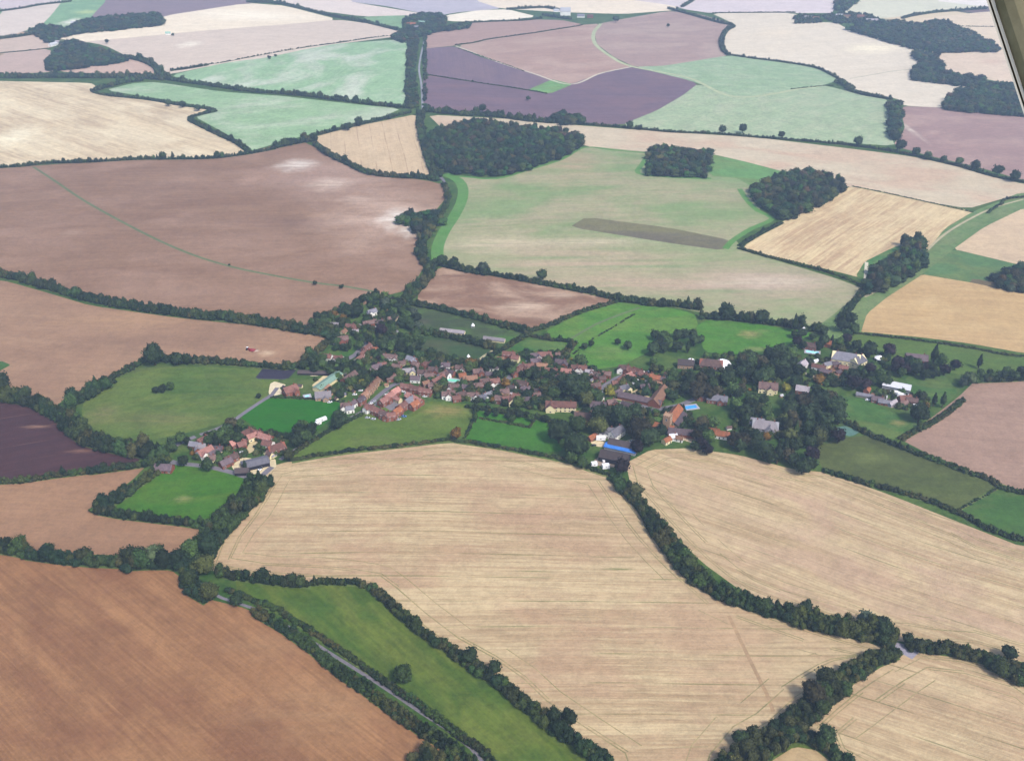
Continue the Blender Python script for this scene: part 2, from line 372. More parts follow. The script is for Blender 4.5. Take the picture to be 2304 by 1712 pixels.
# near left
F("field", "tan brown field crossed by the tractor", "-120,600 0,632 100,660 200,690 400,718 550,733 690,745 738,752 735,765 690,815 660,822 560,815 400,808 330,805 270,845 200,870 150,890 125,912 80,890 0,858 -120,840",
  fm((172, 138, 108), (154, 120, 94), -6, c3=(142, 110, 88), patch=.5, streak=.5, width=7, blobs=[(600, 795, 26, 8, (216, 190, 156), .8), (574, 789, 12, 3, CH, .8), (300, 720, 200, 30, (188, 150, 110), .5)]))
F("meadow", "scrap of green at the left edge", "-60,808 0,815 18,822 0,832 -60,840", grass((66, 100, 44), (72, 106, 50)))
F("field", "dark purple ploughed field at the left edge", "-150,880 0,905 60,915 110,940 170,982 240,1012 318,1036 200,1055 100,1072 0,1085 -150,1100",
  fm((82, 52, 52), (68, 42, 46), 20, streak=.5, width=5, lines=(13, .05, (140, 104, 88), .7), blobs=[(80, 960, 40, 4, (160, 124, 100), .8), (180, 1015, 40, 5, (150, 112, 92), .7)]))
F("field", "tan field below the purple plough", "-150,1108 0,1093 100,1078 200,1064 300,1052 320,1050 290,1080 215,1130 210,1150 300,1163 440,1188 462,1192 450,1215 400,1240 300,1245 100,1238 0,1218 -150,1190", fm((172, 134, 100), (152, 116, 88), -4, c3=(142, 108, 84), streak=.5, width=6))
F("field", "large rusty brown field in the bottom left corner", "-400,1200 0,1246 100,1262 250,1276 380,1287 420,1320 460,1352 550,1374 650,1432 750,1500 850,1580 950,1642 1030,1690 1030,1720 980,1900 -400,1900",
  fm((170, 126, 86), (138, 98, 66), -40, streak=.6, width=3.0, c3=(124, 82, 58), patch=.6, pscale=60, blobs=[(700, 1600, 240, 90, (172, 136, 98), .5), (620, 1450, 160, 40, (172, 136, 100), .4)]))
# near centre and right
F("field", "big cream stubble field in the foreground centre", "480,1275 500,1220 540,1155 570,1110 610,1055 650,1045 800,1025 950,1008 1040,1000 1150,1015 1280,1045 1370,1068 1400,1110 1470,1200 1550,1280 1620,1340 1750,1390 1900,1440 1995,1462 1920,1500 1800,1575 1740,1630 1640,1720 1560,1900 1450,1900 1370,1715 1280,1655 1200,1600 1150,1550 1080,1500 1000,1455 930,1400 870,1345 830,1315 700,1300 560,1290",
  fm(STUB1, STUB2, 1, streak=.9, width=3.2, c3=STUB3, patch=.55, pscale=38, lines=(24, .035, (116, 120, 66), .8), blobs=[(1390, 1280, 50, 3, (92, 112, 50), 1), (1200, 1285, 60, 2, (110, 122, 62), .8), (1120, 1100, 130, 22, (176, 140, 114), .6), (1220, 1165, 160, 16, (178, 144, 118), .6), (1480, 1400, 60, 60, (206, 180, 142), .4)]))
F("field", "pale stubble field in the foreground right", "1420,1045 1470,1018 1550,1015 1660,1030 1780,1062 1860,1070 2000,1120 2150,1180 2304,1240 2480,1300 2480,1510 2304,1480 2200,1450 2100,1442 2040,1432 1990,1430 1900,1395 1800,1370 1680,1325 1590,1260 1500,1170 1430,1085",
  fm(STUB1, STUB2, -33, streak=.9, width=3.2, c3=(190, 158, 134), patch=.55, pscale=40, lines=(20, .04, (116, 116, 70), .75), curve=22))
F("field", "stubble field in the bottom right corner", "2070,1470 2150,1478 2250,1505 2304,1535 2480,1590 2480,1900 1980,1900 1960,1750 1900,1700 1838,1660 1830,1640 1930,1550 2010,1500",
  fm(STUB1, STUB2, -28, streak=.9, width=3.6, c3=STUB3, patch=.5, lines=(17, .045, (104, 106, 60), .8), curve=16))
F("meadow", "green corner at the bottom edge right of centre", "1700,1712 1790,1668 1850,1680 1900,1720 1900,1900 1650,1900", grass((86, 104, 40), (96, 112, 48)))
F("field", "pale stubble tip at the bottom edge", "1796,1693 1850,1703 1900,1730 1900,1900 1730,1900 1750,1720", fm((190, 166, 124), (176, 150, 112), -30))
F("meadow", "long green pasture strip in the foreground", "530,1310 640,1314 780,1312 835,1322 870,1352 930,1405 1000,1462 1080,1510 1150,1560 1200,1610 1280,1665 1360,1725 1400,1900 1300,1900 1160,1745 1060,1670 940,1580 860,1530 780,1475 700,1420 600,1358 540,1330",
  grass((84, 102, 34), (108, 120, 48), (62, 94, 28), ang=-48, streak=.8, width=6, patch=.7, pscale=30, blobs=[(1050, 1560, 60, 30, (54, 84, 26), .7), (720, 1370, 60, 30, (54, 86, 30), .6)]))
F("meadow", "green cricket ground beside the hall", "265,1132 300,1100 370,1052 400,1048 470,1052 545,1072 535,1110 500,1150 468,1180 380,1165 280,1148", grass((56, 104, 18), (70, 114, 26), (92, 116, 38), blobs=[(412, 1122, 26, 9, (142, 142, 86), .9)]))
F("meadow", "green surround of the oval meadow", "165,925 205,870 250,848 330,820 470,820 600,826 690,832 720,860 700,895 610,895 545,935 500,960 450,985 380,1020 320,1015 220,985 180,955", grass((60, 88, 34), (70, 96, 40)))
F("meadow", "oval meadow with a clump of bushes", "190,926 196,900 235,868 290,844 370,829 470,828 590,836 625,850 600,888 540,938 470,957 400,975 330,988 280,986 222,966 196,945",
  grass((88, 110, 44), (110, 122, 56), (62, 98, 34), ang=15, patch=.55, pscale=50, blobs=[(480, 880, 150, 22, (58, 92, 34), .8), (350, 945, 160, 24, (124, 122, 72), .8), (230, 930, 46, 24, (130, 122, 80), .7), (430, 860, 110, 14, (64, 94, 38), .6)]))
F("field", "dark netted plot beside the farm barns", "577,850 595,829 665,832 645,851", fm((50, 46, 62), (58, 52, 68), 0, lines=(6, .1, (90, 84, 100), .6)))
F("meadow", "vivid green paddock left of the white cottages", "545,937 610,897 690,898 775,905 740,940 710,965 640,972 590,966", grass((34, 102, 10), (44, 112, 18), (58, 104, 26), grain=.15))
F("meadow", "green pasture below the brick courtyard", "660,1028 700,1003 760,968 830,930 870,915 915,940 960,905 1070,912 1050,975 1022,990 950,998 830,1010 720,1028",
  grass((82, 108, 36), (96, 116, 46), (106, 118, 56), blobs=[(1000, 925, 66, 18, (156, 140, 84), 1), (850, 990, 70, 16, (98, 110, 54), .7)]))
F("meadow", "bright green paddocks left of the dark round trees", "1078,915 1200,935 1262,955 1245,990 1262,1012 1200,1015 1100,1000 1048,986", grass((48, 108, 20), (60, 116, 28), (76, 114, 40)))
F("meadow", "bright green pasture behind the village", "1414,675 1559,706 1568,735 1490,752 1455,790 1395,820 1320,832 1290,800 1240,760 1235,745 1300,712", grass((72, 124, 36), (86, 132, 44), (110, 134, 58), patch=.6, pscale=35, blobs=[(1370, 790, 70, 18, (116, 132, 72), .7)]))
F("meadow", "green cricket field with a tan square", "1570,735 1600,718 1720,722 1835,748 1780,770 1715,788 1642,796 1590,790", grass((66, 120, 32), (78, 128, 38), (92, 126, 50), blobs=[(1685, 752, 34, 11, (158, 148, 92), 1), (1715, 745, 26, 6, (124, 138, 80), .7), (1700, 786, 40, 8, (140, 140, 88), .8)]))
F("meadow", "weedy dark green field with low huts", "915,688 1000,702 1100,728 1178,748 1130,780 1030,757 930,738", grass((62, 76, 48), (76, 88, 56), (84, 116, 52), patch=.7, pscale=25, blobs=[(1140, 762, 50, 10, (80, 124, 50), .9), (950, 725, 30, 10, (92, 78, 74), .7)]))
F("meadow", "rough dark green field in front of the huts", "915,752 960,748 1040,764 1120,788 1085,810 1030,815 960,803 920,780", grass((54, 78, 42), (64, 86, 48), (84, 84, 58), patch=.7, pscale=22, blobs=[(1030, 806, 40, 5, (120, 104, 80), .7)]))
F("meadow", "green paddock behind the brown roofed houses", "1150,785 1180,765 1280,775 1262,795 1200,790", grass((60, 106, 42), (68, 112, 48)))
F("meadow", "green paddock beside the upper lane", "742,786 770,784 820,770 805,795 780,808 740,805", grass((54, 98, 34), (62, 106, 40)))
F("meadow", "long green pasture beneath the golden stubble", "1900,760 1937,750 2050,762 2180,782 2304,802 2420,815 2420,850 2304,850 2200,850 2130,830 2040,810 1960,800", grass((80, 108, 42), (90, 114, 48), (98, 112, 54)))
F("meadow", "green paddock with a tan patch right of the park", "1890,890 1960,905 2060,960 2110,935 2130,920 2100,950 2028,988 1990,980 1900,938", grass((66, 104, 44), (74, 110, 50), blobs=[(2022, 952, 26, 8, (150, 136, 84), .9)]))
F("meadow", "green paddock behind the grey barn", "2040,850 2120,845 2150,880 2120,915 2060,890", grass((64, 102, 44), (72, 108, 50)))
F("meadow", "olive rough pasture at the lower right", "1835,1010 1890,990 1961,982 2040,1015 2150,1055 2248,1097 2158,1147 2049,1110 1950,1082 1860,1060", grass((80, 92, 44), (94, 102, 54), (72, 78, 42), patch=.6, pscale=35, blobs=[(1950, 1030, 60, 14, (110, 118, 66), .7)]))
F("meadow", "green pasture at the right edge below the olive one", "2248,1097 2304,1122 2480,1190 2480,1290 2304,1210 2158,1147", grass((60, 96, 38), (70, 104, 44)))
F("field", "grey pink stubble field at the right edge", "2035,987 2100,950 2170,895 2206,858 2304,850 2480,842 2480,1180 2304,1102 2230,1075 2150,1045", fm((172, 142, 122), (160, 130, 112), -12, c3=(150, 122, 106), patch=.5, streak=.6, width=6))
# yards, courts and paths of made ground
F("yard", "pale gravel farmyard with parked cars", "520,1048 545,1028 600,1036 620,1032 622,1050 600,1068 570,1066 530,1062", fm((214, 196, 156), (226, 210, 172), 10))
F("yard", "gravel court among the brick barns", "552,1016 560,998 575,990 590,1000 575,1005 570,1016 560,1020", fm((212, 194, 150), (200, 184, 144), 10))
F("yard", "cream yard beside the lone brick house", "608,863 618,858 645,866 628,872 640,885 610,892 604,884", fm((232, 218, 184), (222, 206, 172), 10))
F("yard", "cream concrete strip behind the green roofed barn", "700,842 716,842 716,846 698,846", fm((236, 222, 196), (226, 212, 184), 10))
F("yard", "cream apron beside the green roofed barn", "700,868 730,843 752,843 742,852 716,872", fm((214, 196, 150), (224, 206, 164), 10))
F("yard", "pale gravel yard by the blue roofed barn", "1328,995 1345,990 1382,1000 1375,1008 1340,1004", fm((220, 200, 160), (230, 212, 174), 10))
F("yard", "pale gravel apron right of the blue roofed barn", "1398,996 1425,985 1432,990 1428,1004 1412,1003", fm((222, 204, 160), (232, 214, 174), 10))
F("yard", "grey yard in front of the dark barn", "1336,1035 1352,1024 1380,1042 1388,1052 1345,1048", fm((160, 142, 128), (172, 154, 138), 10))
F("yard", "long gravel drive along the brown tiled barn", "1382,898 1400,896 1420,883 1436,874 1442,878 1428,886 1462,892 1460,897 1425,889 1405,903", fm((206, 184, 144), (216, 196, 158), 10))
F("yard", "gravel drive among the converted barns", "1784,832 1800,828 1820,828 1800,833 1876,861 1862,862", fm((204, 188, 168), (196, 178, 158), 10))
F("yard", "brick red terrace around the cream mansion", "1825,826 1860,818 1900,830 1890,850 1860,845", fm((150, 108, 84), (130, 90, 72), 10, patch=.6, c3=(92, 110, 60)))
F("yard", "grey yard beside the white barn", "1925,880 1975,895 2010,915 2025,890 2000,880 2030,888 2020,915 2005,918 1960,900", fm((150, 140, 128), (164, 152, 138), 10))
F("yard", "tarmac court inside the brick courtyard", "838,912 868,886 905,900 915,912 880,925 860,912", fm((128, 124, 130), (140, 134, 138), 10))
F("yard", "white lane end beside the lorries", "1490,1000 1505,990 1560,980 1585,992 1570,1000 1520,985", fm((210, 188, 160), (196, 176, 148), 10))
F("yard", "tan garden court beside the stone church", "1460,945 1480,935 1492,945 1490,960 1478,955", fm((80, 112, 50), (90, 118, 56), 10))
F("tennis_court", "blue green tennis court in the park", "1880,962 1903,957 1935,972 1915,982 1885,975", fm((92, 128, 118), (100, 136, 126), 10))

# ------------------------------------------------------------------ roads and tracks: (name, label, centre line, width m, material)
ASPH = field_mat("tarmac", (118, 114, 122), (132, 126, 134), 0, streak=.3, grain=.15)
TRK = field_mat("track_dirt", (176, 166, 130), (192, 182, 148), 0, streak=.4, grain=.2)
TRKG = field_mat("track_grass", (100, 116, 78), (110, 124, 84), 0, streak=.4)
TRKW = field_mat("track_chalk", (206, 196, 172), (220, 212, 190), 0, streak=.4, grain=.15)
VRG = field_mat("verge_grass", (84, 108, 52), (100, 118, 60), 0, streak=.4, c3=(120, 126, 72), patch=.6)
VRGB = field_mat("verge_bright", (86, 136, 60), (96, 144, 68), 0, streak=.4, c3=(112, 144, 84), patch=.4)
ROADS = []
def RD(name, label, pts, w, mat):
    ROADS.append((name, label, catmull([U(*p)[:2] for p in S(pts)], 14), w, mat))
RD("verge", "bright green margin winding past the round wood", "1003,392 1030,405 1042,425 1038,455 1020,490 1000,520 985,555 985,590", 15, VRGB)
RD("verge", "bright green margin below the round wood", "1010,396 1060,399 1118,402 1200,379 1265,358 1315,332 1380,338 1461,345", 6, VRGB)
RD("verge", "bright green margin left of the square copse", "1461,345 1445,370 1436,390 1500,398 1600,402", 8, VRGB)
RD("verge", "bright green margin left of the dark grove", "1664,425 1680,450 1705,475 1738,492 1690,515 1649,541 1632,560", 8, VRGB)
RD("track", "thin green track across the big brown field", "75,376 120,405 200,458 330,528 430,572 520,600 600,617 700,635 780,645 840,656", 4, TRKG)
RD("track", "pale track between the purple and the brown fields", "1025,104 1120,140 1200,166 1283,190 1350,166 1420,151", 5, TRKW)
RD("track", "pale green track curving down from the far farm", "1352,54 1336,75 1340,100 1375,128 1422,150 1550,176 1665,219 1850,193", 9, field_mat("track_pale", (176, 186, 140), (190, 196, 156), 0))
RD("track", "thin dark boundary across the far tan field", "1912,177 2000,162 2046,157", 2, TRKG)
RD("track", "narrow track up the right hand verge", "1945,668 2000,640 2050,600 2110,540 2160,505 2230,470 2304,448", 3.5, TRK)
RD("track", "chalky path beside the round-topped copse", "1950,590 1948,620 1946,648", 4, TRKW)
RD("path", "worn path across the bright green pasture", "1285,762 1340,730 1400,706 1440,692", 3, TRKG)
RD("track", "gravel track down to the lower lane", "1115,785 1090,800 1075,812", 3, TRK)
RD("road", "pale grey lane running straight up to the far farm", "948,64 954,90 948,120 943,155 948,190 950,225 951,245", 3.8, field_mat("lane_pale", (148, 148, 156), (160, 160, 168), 0, grain=.1))
RD("road", "grey lane through the trees to the village", "951,245 952,290 958,330 978,380 1000,410 1008,440 1000,470 975,505 950,525 950,560 962,588", 4.5, ASPH)
RD("road", "grey lane curving round the upper paddock", "840,768 825,770 812,785 800,798 785,806 770,812", 6, ASPH)
RD("road", "grey street between the brick houses", "1175,818 1165,832 1150,845 1140,856", 5.5, ASPH)
RD("road", "grey street beside the barn conversions", "1408,842 1385,852 1365,865 1350,876", 5.5, ASPH)
RD("road", "grey main street past the church", "1425,905 1450,914 1485,920 1530,912 1570,895 1600,880", 6, ASPH)
RD("road", "narrow drive along the oval meadow", "624,872 612,888 580,908 545,932 520,950 480,968 450,978", 4, ASPH)
RD("road", "grey lane past the cricket ground", "372,1022 385,1008 410,994 440,982", 5, ASPH)
RD("road", "grey lane between the barns and the cricket ground", "385,1038 400,1042 440,1046 480,1052 520,1062 570,1078 592,1068 612,1050", 5, ASPH)
RD("road", "lane climbing to the brick courtyard", "630,1034 680,1002 740,968 790,940 830,918", 4, ASPH)
RD("road", "service road along the brick courtyard", "822,918 850,892 880,868 930,848", 5, ASPH)
RD("road", "hedged lane across the foreground", "428,1285 450,1320 500,1345 570,1368 640,1404 740,1467 840,1530 950,1604 1060,1682 1160,1762", 2.3, ASPH)
RD("road", "pale junction where the hedgerows meet", "2005,1452 2030,1458 2060,1475", 9, field_mat("lane_junction", (150, 146, 160), (166, 160, 172), 0, grain=.1))
RD("track", "darker track line crossing the cream stubble", "1640,1385 1690,1490 1725,1560 1740,1600", 2.5, field_mat("track_faint", (170, 142, 108), (180, 150, 116), 0))

# ------------------------------------------------------------------ hedge lines (centre line px, width m, height m, label, flags)
HEDGES = []
def H(pts, w, h, label, tall=.12, dens=1.0, tint=0, vw=1.2, cat="hedge"):
    k_ = .92 if S(pts)[0][1] > 900 else .8
    w *= k_ * 1.05; h *= k_ * 1.08
    q = [U(*p, h * .45)[:2] for p in S(pts)]
    HEDGES.append((q, w, h, label, tall, dens, tint, vw))
H("-20,32 45,18 90,10 160,2", 7, 7, "far hedge in the top left corner")
H("-20,92 40,80 85,72", 12, 9, "thick far hedge left of the long tree belt")
H("556,2 600,3 640,7", 26, 9, "broad end of the far hedge at the top", tall=.3)
H("640,8 700,23 760,37 830,50 905,68", 13, 9, "far hedge running down to the farm at the top")
H("0,119 60,114 112,108", 3, 3, "thin far hedge left of the dark wood", vw=1)
H("385,157 430,151 470,144", 8, 7, "bushy left end of the hedge above the mint field", dens=.9)
H("470,144 505,139 600,121 700,104 760,96 840,84 905,77", 3, 3.5, "thin gappy hedge above the mint striped field", tall=.25, dens=.55, vw=1)
H("285,126 320,134 345,145 358,160 372,172", 16, 11, "tree belt dropping from the dark far wood", tall=.3)
H("-20,170 100,170 200,170 300,170 375,175", 26, 10, "broad dark tree belt at the left edge", tall=.3)
H("375,176 450,186 560,202 640,208 700,214 760,222 840,232 930,241", 12, 9, "dark hedge between the two mint fields", tall=.25)
H("320,178 285,182 240,193 208,203", 14, 9, "dark spur of trees left of the mint field", tall=.3)
H("208,205 235,212 330,222 400,234 465,243 486,248", 6, 6.5, "hedge above the cream striped field", tall=.25)
H("486,248 458,254 430,262 426,270", 7, 7, "short zigzag hedge beside the cream striped field")
H("426,268 450,280 480,295 530,318 562,340", 9, 8, "hedge sloping down right of the cream striped field", tall=.25)
H("-20,378 50,371 100,365 200,362 300,356 400,355 480,353 560,343 620,332", 6, 7, "long hedge above the big brown field", tall=.22)
H("620,326 660,318 690,312 712,312", 17, 11, "thick clump of trees where three hedges meet", tall=.5)
H("700,305 740,294 800,280 860,266 925,250", 7, 8, "tree lined hedge above the tan triangular field", tall=.3)
H("708,322 740,344 780,364 830,386 900,394 950,396 985,402", 11, 9, "thick hedge below the tan triangular field", tall=.25)
H("948,250 944,275 950,300 962,345 972,375 985,395", 14, 9, "trees along the lane left of the round wood", tall=.3)
H("958,246 1000,250 1050,254 1120,258 1180,266 1250,272", 17, 10, "thick tree lined hedge below the purple plough", tall=.3)
H("1250,274 1320,279 1400,285 1504,295 1600,299 1700,307 1850,319 1950,330 2050,347 2150,370 2304,408 2420,440", 6, 5, "very long straight hedge above the tan stubble", tall=.4)
H("1140,20 1180,18 1225,16 1260,22", 10, 8, "trees behind the white farm shed", tall=.3)
H("1225,33 1250,37 1285,42", 12, 9, "dark trees before the white farm shed", tall=.3)
H("1005,62 1040,52 1100,48 1180,45 1220,40", 6, 6, "far hedge left of the white farm shed", tall=.3)
H("1024,101 1070,95 1100,88 1200,74 1290,60 1310,56", 3, 3.5, "thin hedge between the two far brown fields", tall=.2, vw=1)
H("1030,108 1100,132 1180,160", 2.5, 2, "low scrub along the pale far track", dens=.5, vw=0)
H("957,167 1060,183 1160,198 1232,210", 3, 3, "thin dark hedge across the purple plough", vw=1)
H("1504,18 1560,33 1610,47 1652,56", 9, 8, "far hedge running to the bend", tall=.3)
H("1652,58 1634,68 1624,88 1627,110 1640,122", 12, 9, "hedge curving round the far tan field", tall=.2)
H("1645,123 1700,131 1750,137 1830,150 1872,168 1905,188", 6, 6, "hedge above the mint field with the forked track", tall=.25)
H("1885,182 1905,190 1915,202", 18, 9, "thicket in the far hedge on the right", tall=.3)
H("1915,203 1950,212 2010,222", 10, 8, "hedge between the thicket and the narrow wood", tall=.2)
H("1780,200 1850,193 1885,192", 2.5, 2.5, "thin scrub line above the pale sage field", dens=.6, vw=0)
H("1604,29 1700,28 1790,28", 4, 4, "thin far hedge left of the far hamlet", vw=1)
H("2030,40 2060,33 2120,25 2220,18", 10, 8, "far tree line behind the far right wood", tall=.3)
H("1535,14 1555,2 1570,-8", 12, 9, "far trees rising to the top edge", tall=.3)
H("2110,58 2240,60", 3, 3, "thin line of scrub beside the strut", vw=0, dens=.6)
H("1663,557 1720,574 1800,594 1880,616 1945,642", 5, 4, "hedge below the cream striped stubble", tall=.15, tint=.3)
H("1665,552 1700,530 1758,500", 7, 4.5, "short dark hedge left of the cream striped stubble")
H("2222,478 2250,460 2304,442 2420,430", 4, 3.5, "scrub beside the curved track at the right edge", tall=.1)
H("1916,418 2000,435 2100,457 2190,477", 2, 1.6, "low boundary above the cream striped stubble", dens=.6, vw=2.5)
H("998,412 1008,435 1002,462 985,490", 8, 7, "hedge hiding the lane below the round wood", tall=.2)
H("985,490 965,515 950,540 948,570 962,596 978,600", 12, 9, "trees along the winding lane", tall=.25)
H("980,590 1000,592 1040,602 1100,612", 11, 9, "bushy left end of the hedge behind the brown field", tall=.3)
H("1100,612 1180,627 1250,640 1330,655 1400,672", 8, 7.5, "hedge behind the chalky brown field", tall=.15)
H("1400,670 1470,680 1520,682 1575,690", 10, 9, "thick hedge above the bright green pasture", tall=.25)
H("1580,708 1640,710 1700,716 1780,728 1860,742", 10, 11, "tall tree row above the cricket field", tall=.35)
H("972,600 955,628 930,655 905,675", 13, 10, "thick trees climbing the lane above the village", tall=.3)
H("905,676 980,690 1050,706 1120,726 1185,742", 9, 8, "thick hedge below the chalky brown field", tall=.15)
H("1192,744 1240,728 1300,702 1392,674", 6, 5.5, "hedge right of the chalky brown field", tall=.12)
H("1190,748 1160,766 1130,784 1100,800", 7, 6, "hedge beside the lower hut field", tall=.2)
H("1188,752 1240,762 1292,766", 5, 5, "dark hedge under the bright green pasture", tall=.1)
H("1292,768 1280,785 1268,798", 7, 6, "short hedge beside the bright green pasture")
H("1290,795 1330,765 1380,735 1430,705", 2, 1.6, "sparse scrub line across the bright green pasture", dens=.35, vw=0)
H("930,745 960,745 1000,752 1060,765 1125,782", 10, 8, "tree belt between the two hut fields", tall=.2)
H("918,785 960,802 1020,815 1080,812", 6, 5, "hedge along the front of the rough field", tall=.2)
H("850,656 820,668 790,690 760,700", 7, 7, "hedge above the northernmost houses", tall=.3)
H("-30,600 30,620 100,640 200,668", 13, 9, "dark hedge descending from the left edge", tall=.25)
H("200,668 300,686 400,700 440,706", 16, 8.5, "dense middle stretch of the long left hedge", tall=.1)
H("440,706 520,712 600,724 680,738 745,745", 16, 9, "dense right stretch of the long left hedge", tall=.2)
H("340,802 400,806 470,810", 11, 8, "hedge right of the great round tree", tall=.2)
H("470,810 560,817 640,824 665,822", 8, 7, "hedge above the dark netted plot", tall=.2)
H("668,820 695,800 720,782 735,768", 8, 8, "hedge rising to the upper village houses", tall=.1)
H("325,808 285,830 245,850", 8, 6, "hedge curving down left of the great round tree")
H("245,852 215,872 185,890 150,902", 15, 10, "thick curved hedge left of the oval meadow", tall=.3)
H("-40,870 0,880 40,888", 20, 15, "tall dark trees at the left edge", tall=.3)
H("40,892 80,902 110,920 130,930", 15, 11, "dark hedge right of the left edge trees", tall=.3)
H("140,915 150,940 165,960", 18, 9, "scrub corner below the oval meadow", tall=.2)
H("165,962 200,985 260,1000 310,1012", 18, 9, "thick dark hedge under the oval meadow", tall=.2)
H("310,1008 345,1012 375,1018", 18, 10, "big dark bushes before the grey lane", tall=.4)
H("-30,1086 50,1078 120,1068 200,1058", 5, 5, "low hedge below the purple plough", tall=.1)
H("200,1058 290,1046 380,1032", 7, 6, "bushy hedge tip below the purple plough", tall=.15)
H("372,1044 345,1062 320,1080 290,1100", 7, 6.5, "hedge behind the cricket pavilion", tall=.1)
H("290,1100 255,1120 225,1138 215,1148", 12, 7.5, "thick corner hedge of the cricket ground", tall=.2)
H("222,1146 270,1155 330,1162 400,1170 468,1180", 7, 6.5, "hedge along the lower side of the cricket ground", tall=.15)
H("585,1075 570,1105 545,1130", 20, 9, "thick trees at the right corner of the cricket ground", tall=.3)
H("545,1128 515,1160 490,1185 470,1215 450,1245", 20, 10, "thick belt of trees down to the road bend", tall=.25)
H("-30,1222 20,1232 60,1240", 9, 8, "dark hedge start at the left edge", tall=.5)
H("60,1242 120,1250 200,1258 290,1262", 9, 8.5, "hedge along the top of the rusty brown field", tall=.3)
H("290,1260 340,1258 400,1258 440,1262", 13, 11, "tall rounded trees near the road bend", tall=.5)
H("428,1280 425,1300 440,1325 470,1342", 12, 8, "bushes round the road bend", tall=.2)
H("490,1282 520,1290 560,1296 640,1306 700,1310", 7, 7, "hedge above the foreground pasture", tall=.25)
H("700,1308 740,1306 800,1308 835,1318", 4.5, 5.5, "spiky hedge bend above the foreground pasture", tall=.25)
H("838,1320 870,1348 930,1402 980,1440 1020,1462", 7, 5.5, "upper hedge right of the foreground pasture", tall=.1)
H("1020,1462 1080,1505 1130,1535 1180,1580 1230,1620", 8, 6.5, "middle hedge right of the foreground pasture", tall=.25)
H("1230,1618 1280,1652 1330,1690 1370,1722 1430,1775", 9, 7, "lower hedge right of the foreground pasture", tall=.3)
H("512,1325 560,1345 620,1368 700,1418", 3.5, 3, "trimmed hedge at the top of the foreground lane", tall=0, vw=1.5)
H("700,1418 780,1472 860,1528 900,1555", 4, 3.2, "trimmed hedge along the middle of the foreground lane", tall=0, vw=1.5)
H("900,1555 960,1595 1030,1648 1100,1702 1170,1760", 4.5, 3.5, "trimmed hedge at the bottom of the foreground lane", tall=0, vw=1.5)
H("572,1372 640,1412 700,1455 760,1505", 7, 5.5, "scruffy hedge beside the upper foreground lane", tall=.1)
H("760,1505 820,1545 880,1590 940,1632", 8, 5.5, "scruffy hedge beside the middle foreground lane", tall=.12)
H("940,1632 990,1662 1030,1692 1060,1720", 8, 6, "scruffy hedge beside the lower foreground lane", tall=.12)
H("930,1708 965,1698 1010,1700 1035,1690", 9, 7, "dark bushes at the bottom edge by the lane", tall=.3)
H("1382,1068 1410,1098 1440,1130 1468,1170", 11, 7.5, "upper stretch of the thick hedge from the village", tall=.15)
H("1468,1170 1500,1215 1540,1262 1580,1305", 15, 9, "second stretch of the thick hedge from the village", tall=.2)
H("1580,1302 1620,1328 1680,1350 1740,1368 1790,1380", 14, 7.5, "trimmed middle stretch of the thick field hedge", tall=.05)
H("1790,1382 1850,1396 1920,1410 1970,1420 2010,1436", 17, 9, "wooded stretch of thick hedge before the junction", tall=.3)
H("2045,1448 2090,1452 2150,1460 2230,1480", 10, 6.5, "hedge right of the pale junction", tall=.05, tint=.2)
H("2230,1482 2270,1500 2304,1518 2420,1570", 14, 9, "dark hedge leaving the right edge", tall=.3)
H("2015,1462 1970,1480 1920,1510 1890,1530", 12, 7, "upper stretch of the wide belt below the junction", tall=.1)
H("1890,1532 1850,1565 1800,1610 1750,1655", 16, 9, "middle stretch of the wide belt below the junction", tall=.25)
H("1750,1655 1700,1690 1640,1730 1580,1780", 17, 9, "lower stretch of the wide belt below the junction", tall=.25)
H("1780,1640 1830,1655 1870,1685 1920,1720", 10, 8, "branch hedge at the bottom right", tall=.25)
H("655,1034 720,1022 800,1011 900,1000 985,990", 3.5, 3, "low dark hedge along the courtyard pasture", tall=.08, vw=5)
H("985,990 1020,988 1100,1000 1200,1018 1290,1036", 3.5, 3, "low hedge below the bright green paddocks", tall=.05, vw=5)
H("1290,1036 1330,1052 1375,1066", 4, 3, "low hedge end before the dark barn", tall=.1, vw=6)
H("1855,1056 1950,1085 2050,1110 2110,1130", 5, 4, "dark hedge below the olive pasture", tall=.05)
H("2110,1130 2160,1152 2304,1212 2440,1270", 5, 4, "dark hedge below the right edge pasture", tall=.05)
H("1885,940 1920,955 1960,975", 7, 5, "thick hedge behind the tennis court", tall=.1)
H("1960,976 2050,1012 2150,1048 2230,1078 2304,1106 2440,1165", 5, 4.5, "long dark hedge above the olive pasture", tall=.1)
H("2028,986 2060,968 2105,945 2140,920 2170,895", 5, 3.5, "hedge right of the paddock with the tan patch", tall=.15)
H("1928,748 2050,762 2180,780 2304,800 2420,815", 3.5, 3, "dark trimmed hedge below the golden stubble", tall=.02)
H("2190,850 2250,848 2304,845 2420,840", 11, 9, "tree line above the grey pink stubble", tall=.3)
H("655,1022 700,992 760,957 815,930", 4, 2.6, "dark hedge along the climbing lane", tall=.05, vw=1)
H("1072,916 1062,950 1045,985", 2.2, 1.8, "thin hedge left of the bright green paddocks", vw=1)
H("1082,940 1140,950 1192,960", 2.5, 2, "dark hedge dividing the bright green paddocks", vw=1)
H("1192,960 1204,940", 2.2, 1.8, "short hedge end in the bright green paddocks", vw=1)
H("1945,650 1930,668 1905,700 1885,722", 8, 7, "trees along the lane from the copse", tall=.3)
H("612,892 680,895 775,902", 3, 2.2, "thin hedge above the vivid green paddock", vw=1)
H("600,970 640,978 665,985", 6, 5, "dark hedge behind the brick barns", tall=.2)
H("762,880 792,860 818,843", 5, 4, "trimmed hedge by the terrace gardens", vw=1)
